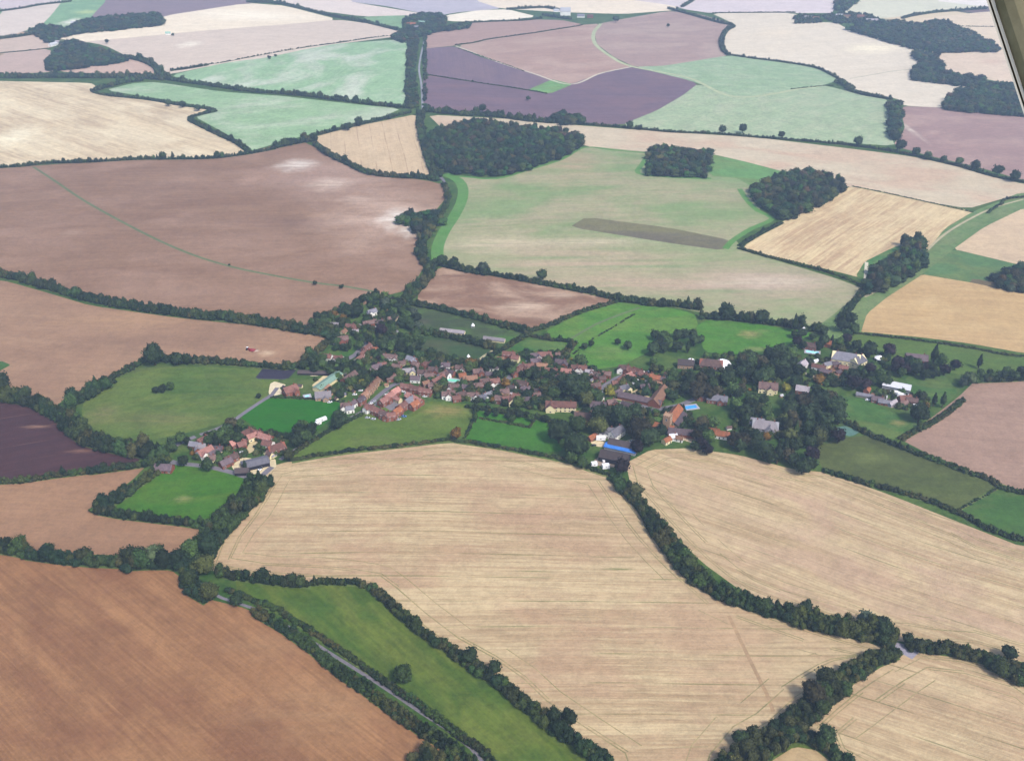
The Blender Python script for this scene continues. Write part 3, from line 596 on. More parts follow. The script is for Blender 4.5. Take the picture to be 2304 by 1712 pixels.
H("2248,1096 2200,1122 2158,1146", 2, 1.2, "faint boundary between olive and green pasture", dens=.7, vw=1)
H("1050,912 1130,925 1200,936 1262,952", 5, 4, "garden hedge behind the bright green paddocks", tall=.3)

# ------------------------------------------------------------------ the ground mesh: one partition, no overlaps
print("building ground")
def strip_quads(line, w):
    pts = [np.array(p[:2]) for p in line]
    nrm = []
    for i in range(len(pts)):
        a = pts[max(0, i - 1)]; b = pts[min(len(pts) - 1, i + 1)]
        t = (b - a) / (np.linalg.norm(b - a) + 1e-9)
        nrm.append(np.array((-t[1], t[0])))
    L = [pts[i] + nrm[i] * w / 2 for i in range(len(pts))]
    Rr = [pts[i] - nrm[i] * w / 2 for i in range(len(pts))]
    return L, Rr
def build_ground():
    rng = random.Random(3)
    V, E = [], []
    def addpoly(loop):
        b = len(V); V.extend([tuple(p) for p in loop])
        E.extend([(b + i, b + (i + 1) % len(loop)) for i in range(len(loop))])
    regions = []      # (owner index, polygon or quads)
    owners = []
    def region(owner, poly):
        p = np.array(poly); regions.append((owner, p, p.min(0), p.max(0)))
    mats = {}
    owners.append(("ground", "grassy valley floor under the village and hedges", GRASSM))
    for name, label, poly, mat in FIELDS:
        poly = [np.array(p) for p in poly]
        # soften the corners a little
        q = []
        n = len(poly)
        for i in range(n):
            a, b = poly[i], poly[(i + 1) % n]
            q += [a * .88 + b * .12, a * .12 + b * .88]
        owners.append((name, label, mat)); region(len(owners) - 1, q); addpoly(q)
    owners.append(("verge", "rough grass verge under the hedges", VRG)); vi = len(owners) - 1
    for (q, w, h, label, tall, dens, tint, vw) in HEDGES:
        if vw <= 0: continue
        line = catmull(q, 22)
        L, Rr = strip_quads(line, w * .8 + vw)
        region(vi, L + Rr[::-1]); addpoly(L + Rr[::-1])
    for name, label, line, w, mat in ROADS:
        owners.append((name, label, mat))
        L, Rr = strip_quads(line, w)
        region(len(owners) - 1, L + Rr[::-1]); addpoly(L + Rr[::-1])
    for label, col_, fi in HEADLANDS:
        poly = [np.array(p) for p in FIELDS[fi][2]]
        a_ = sum(poly[i][0] * poly[(i + 1) % len(poly)][1] - poly[(i + 1) % len(poly)][0] * poly[i][1] for i in range(len(poly)))
        sg = 1 if a_ > 0 else -1
        sm_ = catmull(poly + [poly[0]], 16)
        owners.append(("wheel_tracks", label, col_))
        for dd, ww in ((6, .8), (8.0, .6), (16, .8), (18, .7), (27, .6)):
            q = []
            for i in range(len(sm_)):
                t = sm_[(i + 3) % (len(sm_) - 1)] - sm_[(i - 3) % (len(sm_) - 1)]; t = t / (np.linalg.norm(t) + 1e-9)
                q.append(sm_[i] + np.array((-t[1], t[0])) * sg * dd)
            L, Rr = strip_quads(q, ww)
            for i in range(0, len(q) - 1):
                if rng.random() < .22: continue
                region(len(owners) - 1, [L[i], L[i + 1], Rr[i + 1], Rr[i]]); addpoly([L[i], L[i + 1], Rr[i + 1], Rr[i]])
    # grid of relief points, finer near the camera
    y = 60.0
    while y < 4200:
        d = math.hypot(y, CAM_H); s = .022 * d + (2 if 650 < y < 1000 else 0)
        xw = .62 * y + 260
        k = -xw
        while k < xw:
            V.append((k + rng.uniform(-.25, .25) * s, y + rng.uniform(-.25, .25) * s)); k += s
        y += s
    for rr in (1.0, 1.3, 1.7, 2.3, 3.2, 4.6, 7.0):
        for k in range(48):
            a = 2 * math.pi * k / 48 + rr
            x, yy = 3300 * rr * math.cos(a), 1800 + 3300 * rr * math.sin(a)
            V.append((x, yy))
    vo, eo, fo, _, _, _ = geometry.delaunay_2d_cdt([Vector(v) for v in V], E, [], 0, 1e-4, False)
    X = np.array([(v.x, v.y) for v in vo])
    T = np.array([f[:] for f in fo if len(f) == 3])
    cen = X[T].mean(1)
    own = np.zeros(len(T), int)
    for oi, p, lo, hi in regions:
        c = np.where((cen[:, 0] >= lo[0]) & (cen[:, 0] <= hi[0]) & (cen[:, 1] >= lo[1]) & (cen[:, 1] <= hi[1]))[0]
        if len(c) == 0: continue
        own[c[inside(p, cen[c, 0], cen[c, 1])]] = oi
    r0 = np.hypot(cen[:, 0], cen[:, 1] - 1800)
    Z = ht(X[:, 0], X[:, 1])
    a = X[T[:, 0]]; b = X[T[:, 1]]; c = X[T[:, 2]]
    cr = (b - a)[:, 0] * (c - a)[:, 1] - (b - a)[:, 1] * (c - a)[:, 0]
    T[cr < 0] = T[cr < 0][:, ::-1]
    for oi, (name, label, mat) in enumerate(owners):
        t = T[own == oi]
        if len(t) == 0: continue
        u, inv = np.unique(t, return_inverse=True)
        inv = inv.reshape(-1, 3)
        vs = np.column_stack([X[u], Z[u]])
        o = mesh_obj(name, vs, inv.tolist(), mat, smooth=True)
        tag(o, label, name.replace('_', ' '), kind="structure")
    print("ground tris", len(T))
def ground_material():
    """grass near the village, a patchwork of far fields beyond the traced ones"""
    m, nt, b = newmat("valley_grass")
    tc = N(nt, "ShaderNodeTexCoord").outputs["Object"]
    n1 = noise(nt, tc, 1 / 18., 5, .65)
    n2 = noise(nt, tc, .5, 2, .7)
    g = mixc(nt, maprange(nt, n1, .3, .7), A((52, 92, 30)), A((98, 122, 54)))
    g = mixc(nt, maprange(nt, n2, .2, .8), mixc(nt, .5, g, A((30, 40, 20))), g)
    vor = N(nt, "ShaderNodeTexVoronoi"); nt.links.new(mapping(nt, tc, rot=.4, scale=(1 / 520., 1 / 300., 0)), vor.inputs["Vector"])
    vor.inputs["Scale"].default_value = 1
    cr = N(nt, "ShaderNodeValToRGB")
    sep = N(nt, "ShaderNodeSeparateColor"); nt.links.new(vor.outputs["Color"], sep.inputs[0]); nt.links.new(sep.outputs[0], cr.inputs[0])
    e = cr.color_ramp; e.interpolation = 'CONSTANT'
    cols = [(206, 186, 150), (110, 140, 80), (150, 122, 104), (226, 206, 170), (120, 96, 96), (130, 156, 104), (190, 160, 130)]
    e.elements[0].color = A(cols[0]); e.elements[1].position = 1 / 7.; e.elements[1].color = A(cols[1])
    for i in range(2, 7):
        el = e.elements.new(i / 7.); el.color = A(cols[i])
    v2 = N(nt, "ShaderNodeTexVoronoi", feature='DISTANCE_TO_EDGE'); nt.links.new(mapping(nt, tc, rot=.4, scale=(1 / 520., 1 / 300., 0)), v2.inputs["Vector"]); v2.inputs["Scale"].default_value = 1
    far = mixc(nt, maprange(nt, v2.outputs["Distance"], .0, .03), A((44, 60, 34)), cr.outputs[0])
    ln = N(nt, "ShaderNodeVectorMath", operation='DISTANCE'); nt.links.new(mapping(nt, tc, scale=(1.6, 1, 1)), ln.inputs[0]); ln.inputs[1].default_value = (0, 1500, 0)
    c = mixc(nt, maprange(nt, ln.outputs["Value"], 1900, 2000), g, far)
    nt.links.new(c, b.inputs["Base Color"])
    return m
GRASSM = ground_material()
HLM = field_mat("headland_track", (176, 160, 116), (150, 134, 96), 0, streak=.6, grain=.2, c3=(122, 124, 70), patch=.6, pscale=22)
HEADLANDS = [("greenish wheel tracks round the %s" % FIELDS[i][1], HLM, i) for i in range(len(FIELDS)) if "foreground centre" in FIELDS[i][1] or "foreground right" in FIELDS[i][1] or "bottom right corner" in FIELDS[i][1]]
build_ground()

# ------------------------------------------------------------------ foliage: lumpy crowns with loose leaf clumps
def ico(sub):
    t = (1 + 5 ** .5) / 2
    v = [(-1, t, 0), (1, t, 0), (-1, -t, 0), (1, -t, 0), (0, -1, t), (0, 1, t), (0, -1, -t), (0, 1, -t), (t, 0, -1), (t, 0, 1), (-t, 0, -1), (-t, 0, 1)]
    f = [(0, 11, 5), (0, 5, 1), (0, 1, 7), (0, 7, 10), (0, 10, 11), (1, 5, 9), (5, 11, 4), (11, 10, 2), (10, 7, 6), (7, 1, 8), (3, 9, 4), (3, 4, 2), (3, 2, 6), (3, 6, 8), (3, 8, 9), (4, 9, 5), (2, 4, 11), (6, 2, 10), (8, 6, 7), (9, 8, 1)]
    v = [np.array(a) / np.linalg.norm(a) for a in v]
    for _ in range(sub):
        c = {}; g = []
        def mid(a, b):
            k = (min(a, b), max(a, b))
            if k not in c:
                m = v[a] + v[b]; v.append(m / np.linalg.norm(m)); c[k] = len(v) - 1
            return c[k]
        for a, b, d in f:
            x, y, z = mid(a, b), mid(b, d), mid(d, a)
            g += [(a, x, z), (b, y, x), (d, z, y), (x, y, z)]
        f = g
    return np.array(v), np.array(f)
def crown(sub, ntuft, seed, conifer=False, ts=.16):
    rg = np.random.RandomState(seed)
    v, f = ico(sub)
    nl = 9 if sub > 1 else 6
    dirs = rg.normal(size=(nl, 3)); dirs[:, 2] = np.abs(dirs[:, 2]) * .9 - .15
    dirs /= np.linalg.norm(dirs, axis=1)[:, None]
    amp = rg.uniform(.16, .42, nl)
    def rad(d):
        r = np.full(len(d), .70)
        for q, a in zip(dirs, amp):
            r = np.maximum(r, .64 + a * np.exp(5.5 * (d @ q - 1)))
        if conifer:
            r = r * .8
        return r
    r = rad(v)
    core = v * r[:, None] * (1 + rg.uniform(-.12, .12, (len(v), 1)))
    def shape(p):
        p = p.copy()
        if conifer:
            z = (p[:, 2] + 1) / 2
            k = np.clip(1.25 * (1 - z) + .12, .06, 1.0)
            p[:, 0] *= k; p[:, 1] *= k; p[:, 2] = (z * 3.0) - 1
        else:
            p[:, 2] = np.where(p[:, 2] < 0, p[:, 2] * .75, p[:, 2])
        return p
    core = shape(core)
    d = rg.normal(size=(ntuft, 3)); d[:, 2] += .25; d /= np.linalg.norm(d, axis=1)[:, None]
    c = d * (rad(d) * rg.uniform(.86, 1.28, ntuft))[:, None]
    c = shape(c)
    t1 = rg.normal(size=(ntuft, 3)); t1 /= np.linalg.norm(t1, axis=1)[:, None]
    t2 = np.cross(t1, d + .6 * rg.normal(size=(ntuft, 3))); t2 /= np.linalg.norm(t2, axis=1)[:, None] + 1e-9
    s = rg.uniform(.6, 1.3, ntuft)[:, None] * ts
    tv = np.stack([c + t1 * s, c - t1 * s * .6 + t2 * s * .8, c - t1 * s * .5 - t2 * s * .8], 1).reshape(-1, 3)
    tf = np.arange(ntuft * 3).reshape(-1, 3) + len(core)
    tint = np.concatenate([rg.uniform(.8, 1.15, len(core)), np.repeat(rg.uniform(.45, 1.0, ntuft) ** 1.0 * rg.choice([1, 1, 1.9], ntuft), 3)])
    return np.concatenate([core, tv]), np.concatenate([f, tf]), tint, len(f)
LODS = {0: [crown(3, 520, 10 + i, ts=.11) for i in range(5)], 1: [crown(2, 190, 30 + i, ts=.15) for i in range(6)],
        2: [crown(1, 60, 60 + i, ts=.24) for i in range(6)]}
CONI = {0: [crown(3, 420, 90 + i, True, .12) for i in range(2)], 1: [crown(2, 170, 95 + i, True, .15) for i in range(2)], 2: [crown(1, 60, 97 + i, True, .22) for i in range(2)]}
GREENS = [(36, 52, 28), (44, 64, 32), (58, 74, 36), (50, 60, 34), (40, 60, 34), (70, 82, 40), (64, 88, 42), (76, 78, 44)]
GREENS = [tuple(c * 1.0 for c in g) for g in GREENS]
KLEAF = .52
def tintcol(rng, bias=0.0):
    c = lin(rng.choice(GREENS))
    k = rng.uniform(.8, 1.25) * KLEAF
    warm = rng.uniform(-.12, .14) + bias * .5
    return (c[0] * k * (1 + warm), c[1] * k * (1 + bias * .3), c[2] * k * (1 - warm))
def lod_of(r, x, y):
    p = r * FPX * .444 / slant(x, y)
    return 0 if p > 9 else (1 if p > 3.2 else 2)
def foliage_mesh(name, blobs):
    """blobs: (x, y, z, rx, rz, lod, variant, colour, conifer)"""
    vs, fs, cs, sm = [], [], [], []
    base = 0
    rg = np.random.RandomState(len(blobs) + 5)
    for (x, y, z, rx, rz, lod, var, colr, con) in blobs:
        tv, tf, tt, nc = (CONI if con else LODS)[lod][var % len((CONI if con else LODS)[lod])]
        a = rg.uniform(0, 6.283); ca, sa = math.cos(a), math.sin(a)
        p = np.empty_like(tv)
        p[:, 0] = (tv[:, 0] * ca - tv[:, 1] * sa) * rx * rg.uniform(.9, 1.1) + x
        p[:, 1] = (tv[:, 0] * sa + tv[:, 1] * ca) * rx * rg.uniform(.9, 1.1) + y
        p[:, 2] = tv[:, 2] * rz + z
        vs.append(p); fs.append(tf + base); base += len(tv)
        cs.append(tt[:, None] * np.array(colr)[None, :])
        m = np.zeros(len(tf), bool); m[:nc] = True; sm.append(m)
    V = np.concatenate(vs); Fc = np.concatenate(fs); C = np.concatenate(cs); M = np.concatenate(sm)
    me = bpy.data.meshes.new(name)
    me.vertices.add(len(V)); me.vertices.foreach_set("co", V.astype(np.float32).ravel())
    me.loops.add(len(Fc) * 3); me.loops.foreach_set("vertex_index", Fc.astype(np.int32).ravel())
    me.polygons.add(len(Fc)); me.polygons.foreach_set("loop_start", (np.arange(len(Fc)) * 3).astype(np.int32))
    me.polygons.foreach_set("use_smooth", M)
    at = me.attributes.new("tint", 'FLOAT_COLOR', 'POINT')
    at.data.foreach_set("color", np.column_stack([C, np.ones(len(C))]).astype(np.float32).ravel())
    me.update(calc_edges=True)
    me.materials.append(LEAF)
    return me
def link_mesh(name, me, parent=None):
    o = bpy.data.objects.new(name, me); COL.objects.link(o)
    if parent: o.parent = parent
    return o
print("hedges")
HR = random.Random(11)
nblob = 0
for (q, w, h, label, tall, dens, tint, vw) in HEDGES:
    line = catmull(q, 2.0)
    L = [0]
    for i in range(1, len(line)): L.append(L[-1] + np.linalg.norm(line[i] - line[i - 1]))
    total = L[-1]
    xs = np.array([p[0] for p in line]); ys = np.array([p[1] for p in line]); L = np.array(L)
    blobs = []
    s = 0
    x0, y0 = xs[0], ys[0]
    ox, oy, oz = xs[len(xs) // 2], ys[len(ys) // 2], float(ht(xs[len(xs) // 2], ys[len(ys) // 2]))
    hue = tint + HR.uniform(-.06, .08)
    trimmed = tall < .001
    seg = tintcol(HR, hue); segl = 0
    while s < total:
        px_ = np.interp(s, L, xs); py_ = np.interp(s, L, ys)
        d = slant(px_, py_)
        s2 = min(total, s + 1.0)
        tx = np.interp(s2, L, xs) - px_; ty = np.interp(s2, L, ys) - py_
        tl = math.hypot(tx, ty) + 1e-6; nx, ny = -ty / tl, tx / tl
        if segl <= 0: seg = tintcol(HR, hue); segl = HR.uniform(4, 26)
        rows = max(1, int(round(w / max(h * .5, 2.4))))
        for k in range(rows):
            if dens < 1 and HR.random() > dens: continue
            hh = h * (HR.uniform(.94, 1.04) if trimmed else HR.uniform(.5, 1.12))
            if not trimmed and HR.random() < .12: hh *= HR.uniform(.55, .8)
            rx = max(w / rows * HR.uniform(.5, .85), hh * .26)
            big = (not trimmed) and HR.random() < tall * .45
            if big: hh *= HR.uniform(1.25, 1.65); rx = hh * HR.uniform(.36, .48)
            off = ((k + .5) / rows - .5) * w + HR.uniform(-.12, .12) * w
            x = px_ + nx * off + HR.uniform(-.8, .8); y = py_ + ny * off + HR.uniform(-.8, .8)
            z = float(ht(x, y))
            rz = hh / 1.75
            c = seg if HR.random() < .6 else tintcol(HR, hue)
            con = big and HR.random() < .06
            lod = lod_of(max(rx, rz), x, y)
            if con: blobs.append((x - ox, y - oy, z + hh * .4 - oz, hh * .4, hh * .45, lod, HR.randrange(9), tuple(v * .8 for v in c), True))
            else: blobs.append((x - ox, y - oy, z + rz * .72 - oz, rx, rz, lod, HR.randrange(9), c, False))
        st = max(h * .34, w / rows * .5) * HR.uniform(.8, 1.2) * (1.25 if d > 1700 else 1)
        s += st; segl -= st
    if not blobs: continue
    nblob += len(blobs)
    o = link_mesh("hedge", foliage_mesh("hedge", blobs)); o.location = (ox, oy, oz)
    tag(o, label, "hedge")
print("hedge blobs", nblob)

# ------------------------------------------------------------------ woods: too many crowns to count, one object each
WOODS = [
 ("long dark tree belt at the top left", "62,68 92,54 148,62 190,42 270,34 358,28 368,44 365,54 250,66 190,70 135,82 122,96 100,92 88,80", 10, 1),
 ("triangular dark wood at the left below the long belt", "118,118 140,96 168,92 205,104 250,118 292,132 230,142 150,152 104,154 106,136", 12, 1),
 ("trees crowding the farm at the head of the straight lane", "910,40 945,30 985,30 1005,40 1000,58 1060,52 1050,62 985,68 958,76 905,92 880,84 905,66", 10, 1),
 ("dense scrub strip between the mint field and the straight lane", "918,92 940,88 936,130 932,160 938,200 942,240 912,240 914,180", 7, .9),
 ("thin scrub strip on the right side of the straight lane", "954,80 958,80 958,240 954,240", 6, .8),
 ("great rounded dark wood in the middle distance", "963,302 996,290 1012,282 1035,275 1085,272 1140,278 1200,286 1260,292 1300,302 1312,318 1280,340 1225,360 1170,376 1118,388 1043,384 1000,378 980,362 960,335", 14, 1),
 ("small square copse right of the round wood", "1460,336 1490,332 1530,334 1600,340 1592,392 1456,386", 13, 1),
 ("dark brownish grove with a pointed right end", "1687,422 1720,402 1775,388 1800,382 1835,384 1880,402 1908,416 1862,444 1783,486 1755,482 1720,460", 14, 1),
 ("round-topped copse beside the curved track", "1952,648 1950,606 1985,590 2020,566 2034,540 2070,532 2084,560 2082,586 2040,618 1992,640", 15, 1),
 ("dark copse at the right edge beyond the golden field", "2228,628 2270,604 2304,596 2420,590 2420,660 2304,648 2250,642", 11, 1),
 ("large far wood at the top right", "1905,62 1940,52 1985,46 2040,48 2060,56 2095,46 2130,46 2160,60 2205,80 2250,106 2250,112 2120,113 2055,106 1985,86 1950,76", 12, 1),
 ("narrow neck of wood joining the two far right woods", "2050,112 2110,118 2118,140 2128,160 2170,168 2225,176 2200,192 2130,184 2056,176 2052,158 2072,140", 12, 1),
 ("wide wood at the right edge below the neck", "2200,186 2304,188 2420,190 2420,262 2304,256 2230,250 2120,240 2125,222 2160,200", 13, 1),
 ("narrow upright wood beside the mauve field", "2000,230 2028,228 2028,262 2024,298 2012,316 2000,292 2004,262", 12, 1),
 ("far trees touching the top edge on the right", "1880,0 1890,-10 1935,-10 1926,6 1905,20 1880,18", 12, 1),
 ("trees sheltering the far hamlet", "1785,38 1800,32 1845,34 1850,48 1790,50", 9, .8),
 ("trees among the houses of the far hamlet", "1848,34 1900,26 1960,32 1985,44 1940,50 1880,50", 8, .6),
 ("dark copse poking into the chalky brown field", "898,492 925,474 965,474 992,482 1000,496 975,506 955,522 940,516", 11, 1),
 ("belt of trees beside the far purple plough", "1240,262 1262,252 1300,258 1310,272 1262,274", 12, 1),
]
WR = random.Random(21)
def inpoly_pts(poly, n_target, spacing, rng):
    p = np.array(poly); lo, hi = p.min(0), p.max(0)
    out = []
    nx = int((hi[0] - lo[0]) / spacing) + 2; ny = int((hi[1] - lo[1]) / spacing) + 2
    for i in range(nx):
        for j in range(ny):
            out.append((lo[0] + (i + .5 * (j % 2) + rng.uniform(-.35, .35)) * spacing, lo[1] + (j + rng.uniform(-.35, .35)) * spacing))
    o = np.array(out)
    return o[inside(p, o[:, 0], o[:, 1])]
nw = 0
for label, pts, h, dens in WOODS:
    poly = [U(*p, h * .55)[:2] for p in S(pts)]
    sp_ = 8.5 if h > 9 else 5.5
    pp = inpoly_pts(poly, 0, sp_, WR)
    blobs = []
    cx, cy = np.mean(poly, 0); cz = float(ht(cx, cy))
    for x, y in pp:
        if WR.random() > dens: continue
        hh = h * WR.uniform(.6, 1.2); z = float(ht(x, y)); rx = sp_ * WR.choice([.5, .6, .75, .95])
        hh *= 1.2 if WR.random() < .06 else 1
        rz = hh * .42
        c = tuple(v * WR.choice([.7, .9, 1.1, 1.35]) for v in tintcol(WR, .08 if 'brownish' in label else -.06))
        con = False
        blobs.append((x - cx, y - cy, z + hh - rz * 1.05 - cz, rx, rz, lod_of(max(rx, rz) * 1.0, x, y) if h > 9 else 2, WR.randrange(9), c, con))
        # dense lower foliage closes the wood down to the ground
        blobs.append((x - cx, y - cy, z + hh * .25 - cz, rx * 1.02, hh * .32, 2, WR.randrange(9), tuple(v * .9 for v in c), False))
    if not blobs: continue
    nw += len(blobs)
    o = link_mesh("woodland", foliage_mesh("woodland", blobs)); o.location = (cx, cy, cz)
    tag(o, label, "wood", kind="stuff")
print("wood blobs", nw)

# ------------------------------------------------------------------ trees one can tell apart
PROTO = {}
def crown_proto(kind, lod, var):
    key = (kind, lod, var)
    if key in PROTO: return PROTO[key]
    rg = random.Random(hash(kind) % 1000 if False else sum(map(ord, kind)) * 7 + lod * 31 + var)
    con = kind == 'conifer'
    if con:
        bl = [(0, 0, 0, 1, 1, lod, var, (1, 1, 1), True)]
    else:
        bl = [(0, 0, 0, .86, .86, lod, var, (1, 1, 1), False)]
        for k in range(4 if lod < 2 else 2):
            a = rg.uniform(0, 6.28); r = rg.uniform(.3, .5)
            bl.append((math.cos(a) * r, math.sin(a) * r, rg.uniform(-.25, .35), rg.uniform(.38, .55), rg.uniform(.38, .55), min(2, lod + 1), var + k, (rg.uniform(.8, 1.3),) * 3, False))
    PROTO[key] = foliage_mesh("crown", bl)
    return PROTO[key]
def trunk_proto():
    if 'trunk' in PROTO: return PROTO['trunk']
    vs, fs = [], []
    def tube(p0, p1, r0, r1, n=6):
        p0, p1 = Vector(p0), Vector(p1); d = (p1 - p0).normalized()
        u = d.orthogonal().normalized(); v = d.cross(u)
        b = len(vs)
        for p, r in ((p0, r0), (p1, r1)):
            for k in range(n):
                a = 6.283 * k / n
                vs.append(tuple(p + (u * math.cos(a) + v * math.sin(a)) * r))
        for k in range(n): fs.append((b + k, b + (k + 1) % n, b + n + (k + 1) % n, b + n + k))
    tube((0, 0, -.03), (0, 0, .3), .035, .024); tube((0, 0, .3), (.02, .01, .62), .024, .012)
    for k in range(5):
        a = k * 1.3; z = .24 + .06 * k
        tube((0, 0, z), (.2 * math.cos(a), .2 * math.sin(a), z + .2), .014, .006, 5)
    me = bpy.data.meshes.new("trunk"); me.from_pydata(vs, [], fs); me.materials.append(BARK)
    PROTO['trunk'] = me
    return me
TCOL = {'dark': (46, 62, 34), 'green': (66, 88, 42), 'olive': (72, 78, 38), 'brown': (64, 60, 38), 'autumn': (128, 96, 36), 'yellow': (140, 136, 46), 'purple': (44, 32, 38), 'pale': (88, 104, 68), 'grey': (72, 84, 66)}
TREES = []            # px, py, diameter, colour, kind, label, group
def place_tree(px, py, D, colr, kind, label, group=None, rng=WR):
    D *= 1.18
    if py < 400: py += 5; D *= .9
    Hh = D * (1.05 if kind != 'conifer' else 1.7)
    x, y, z = U(px, py, Hh * .52)
    e = empty("conifer" if kind == 'conifer' else "tree", (x, y, z - .1), rng.uniform(0, 6.28))
    tag(e, label, "conifer" if kind == 'conifer' else "tree", group)
    lod = lod_of(D / 2, x, y)
    c = link_mesh("crown", crown_proto(kind, lod, rng.randrange(4)), e)
    if kind == 'conifer':
        c.location = (0, 0, Hh * .3); c.scale = (D * .42, D * .42, Hh * .34)
    else:
        c.location = (0, 0, Hh * .5); c.scale = (D * .56, D * .56 * rng.uniform(.9, 1.1), Hh * .56)
    l = lin(TCOL[colr]); k = rng.choice([.65, .85, 1.0, 1.25, 1.6]) * KLEAF
    c.color = (l[0] * k, l[1] * k, l[2] * k, 1)
    t = link_mesh("trunk", trunk_proto(), e); t.scale = (Hh, Hh, Hh * .8)
    FOOT.append((x, y, D * .42))
    return e
FOOT = []
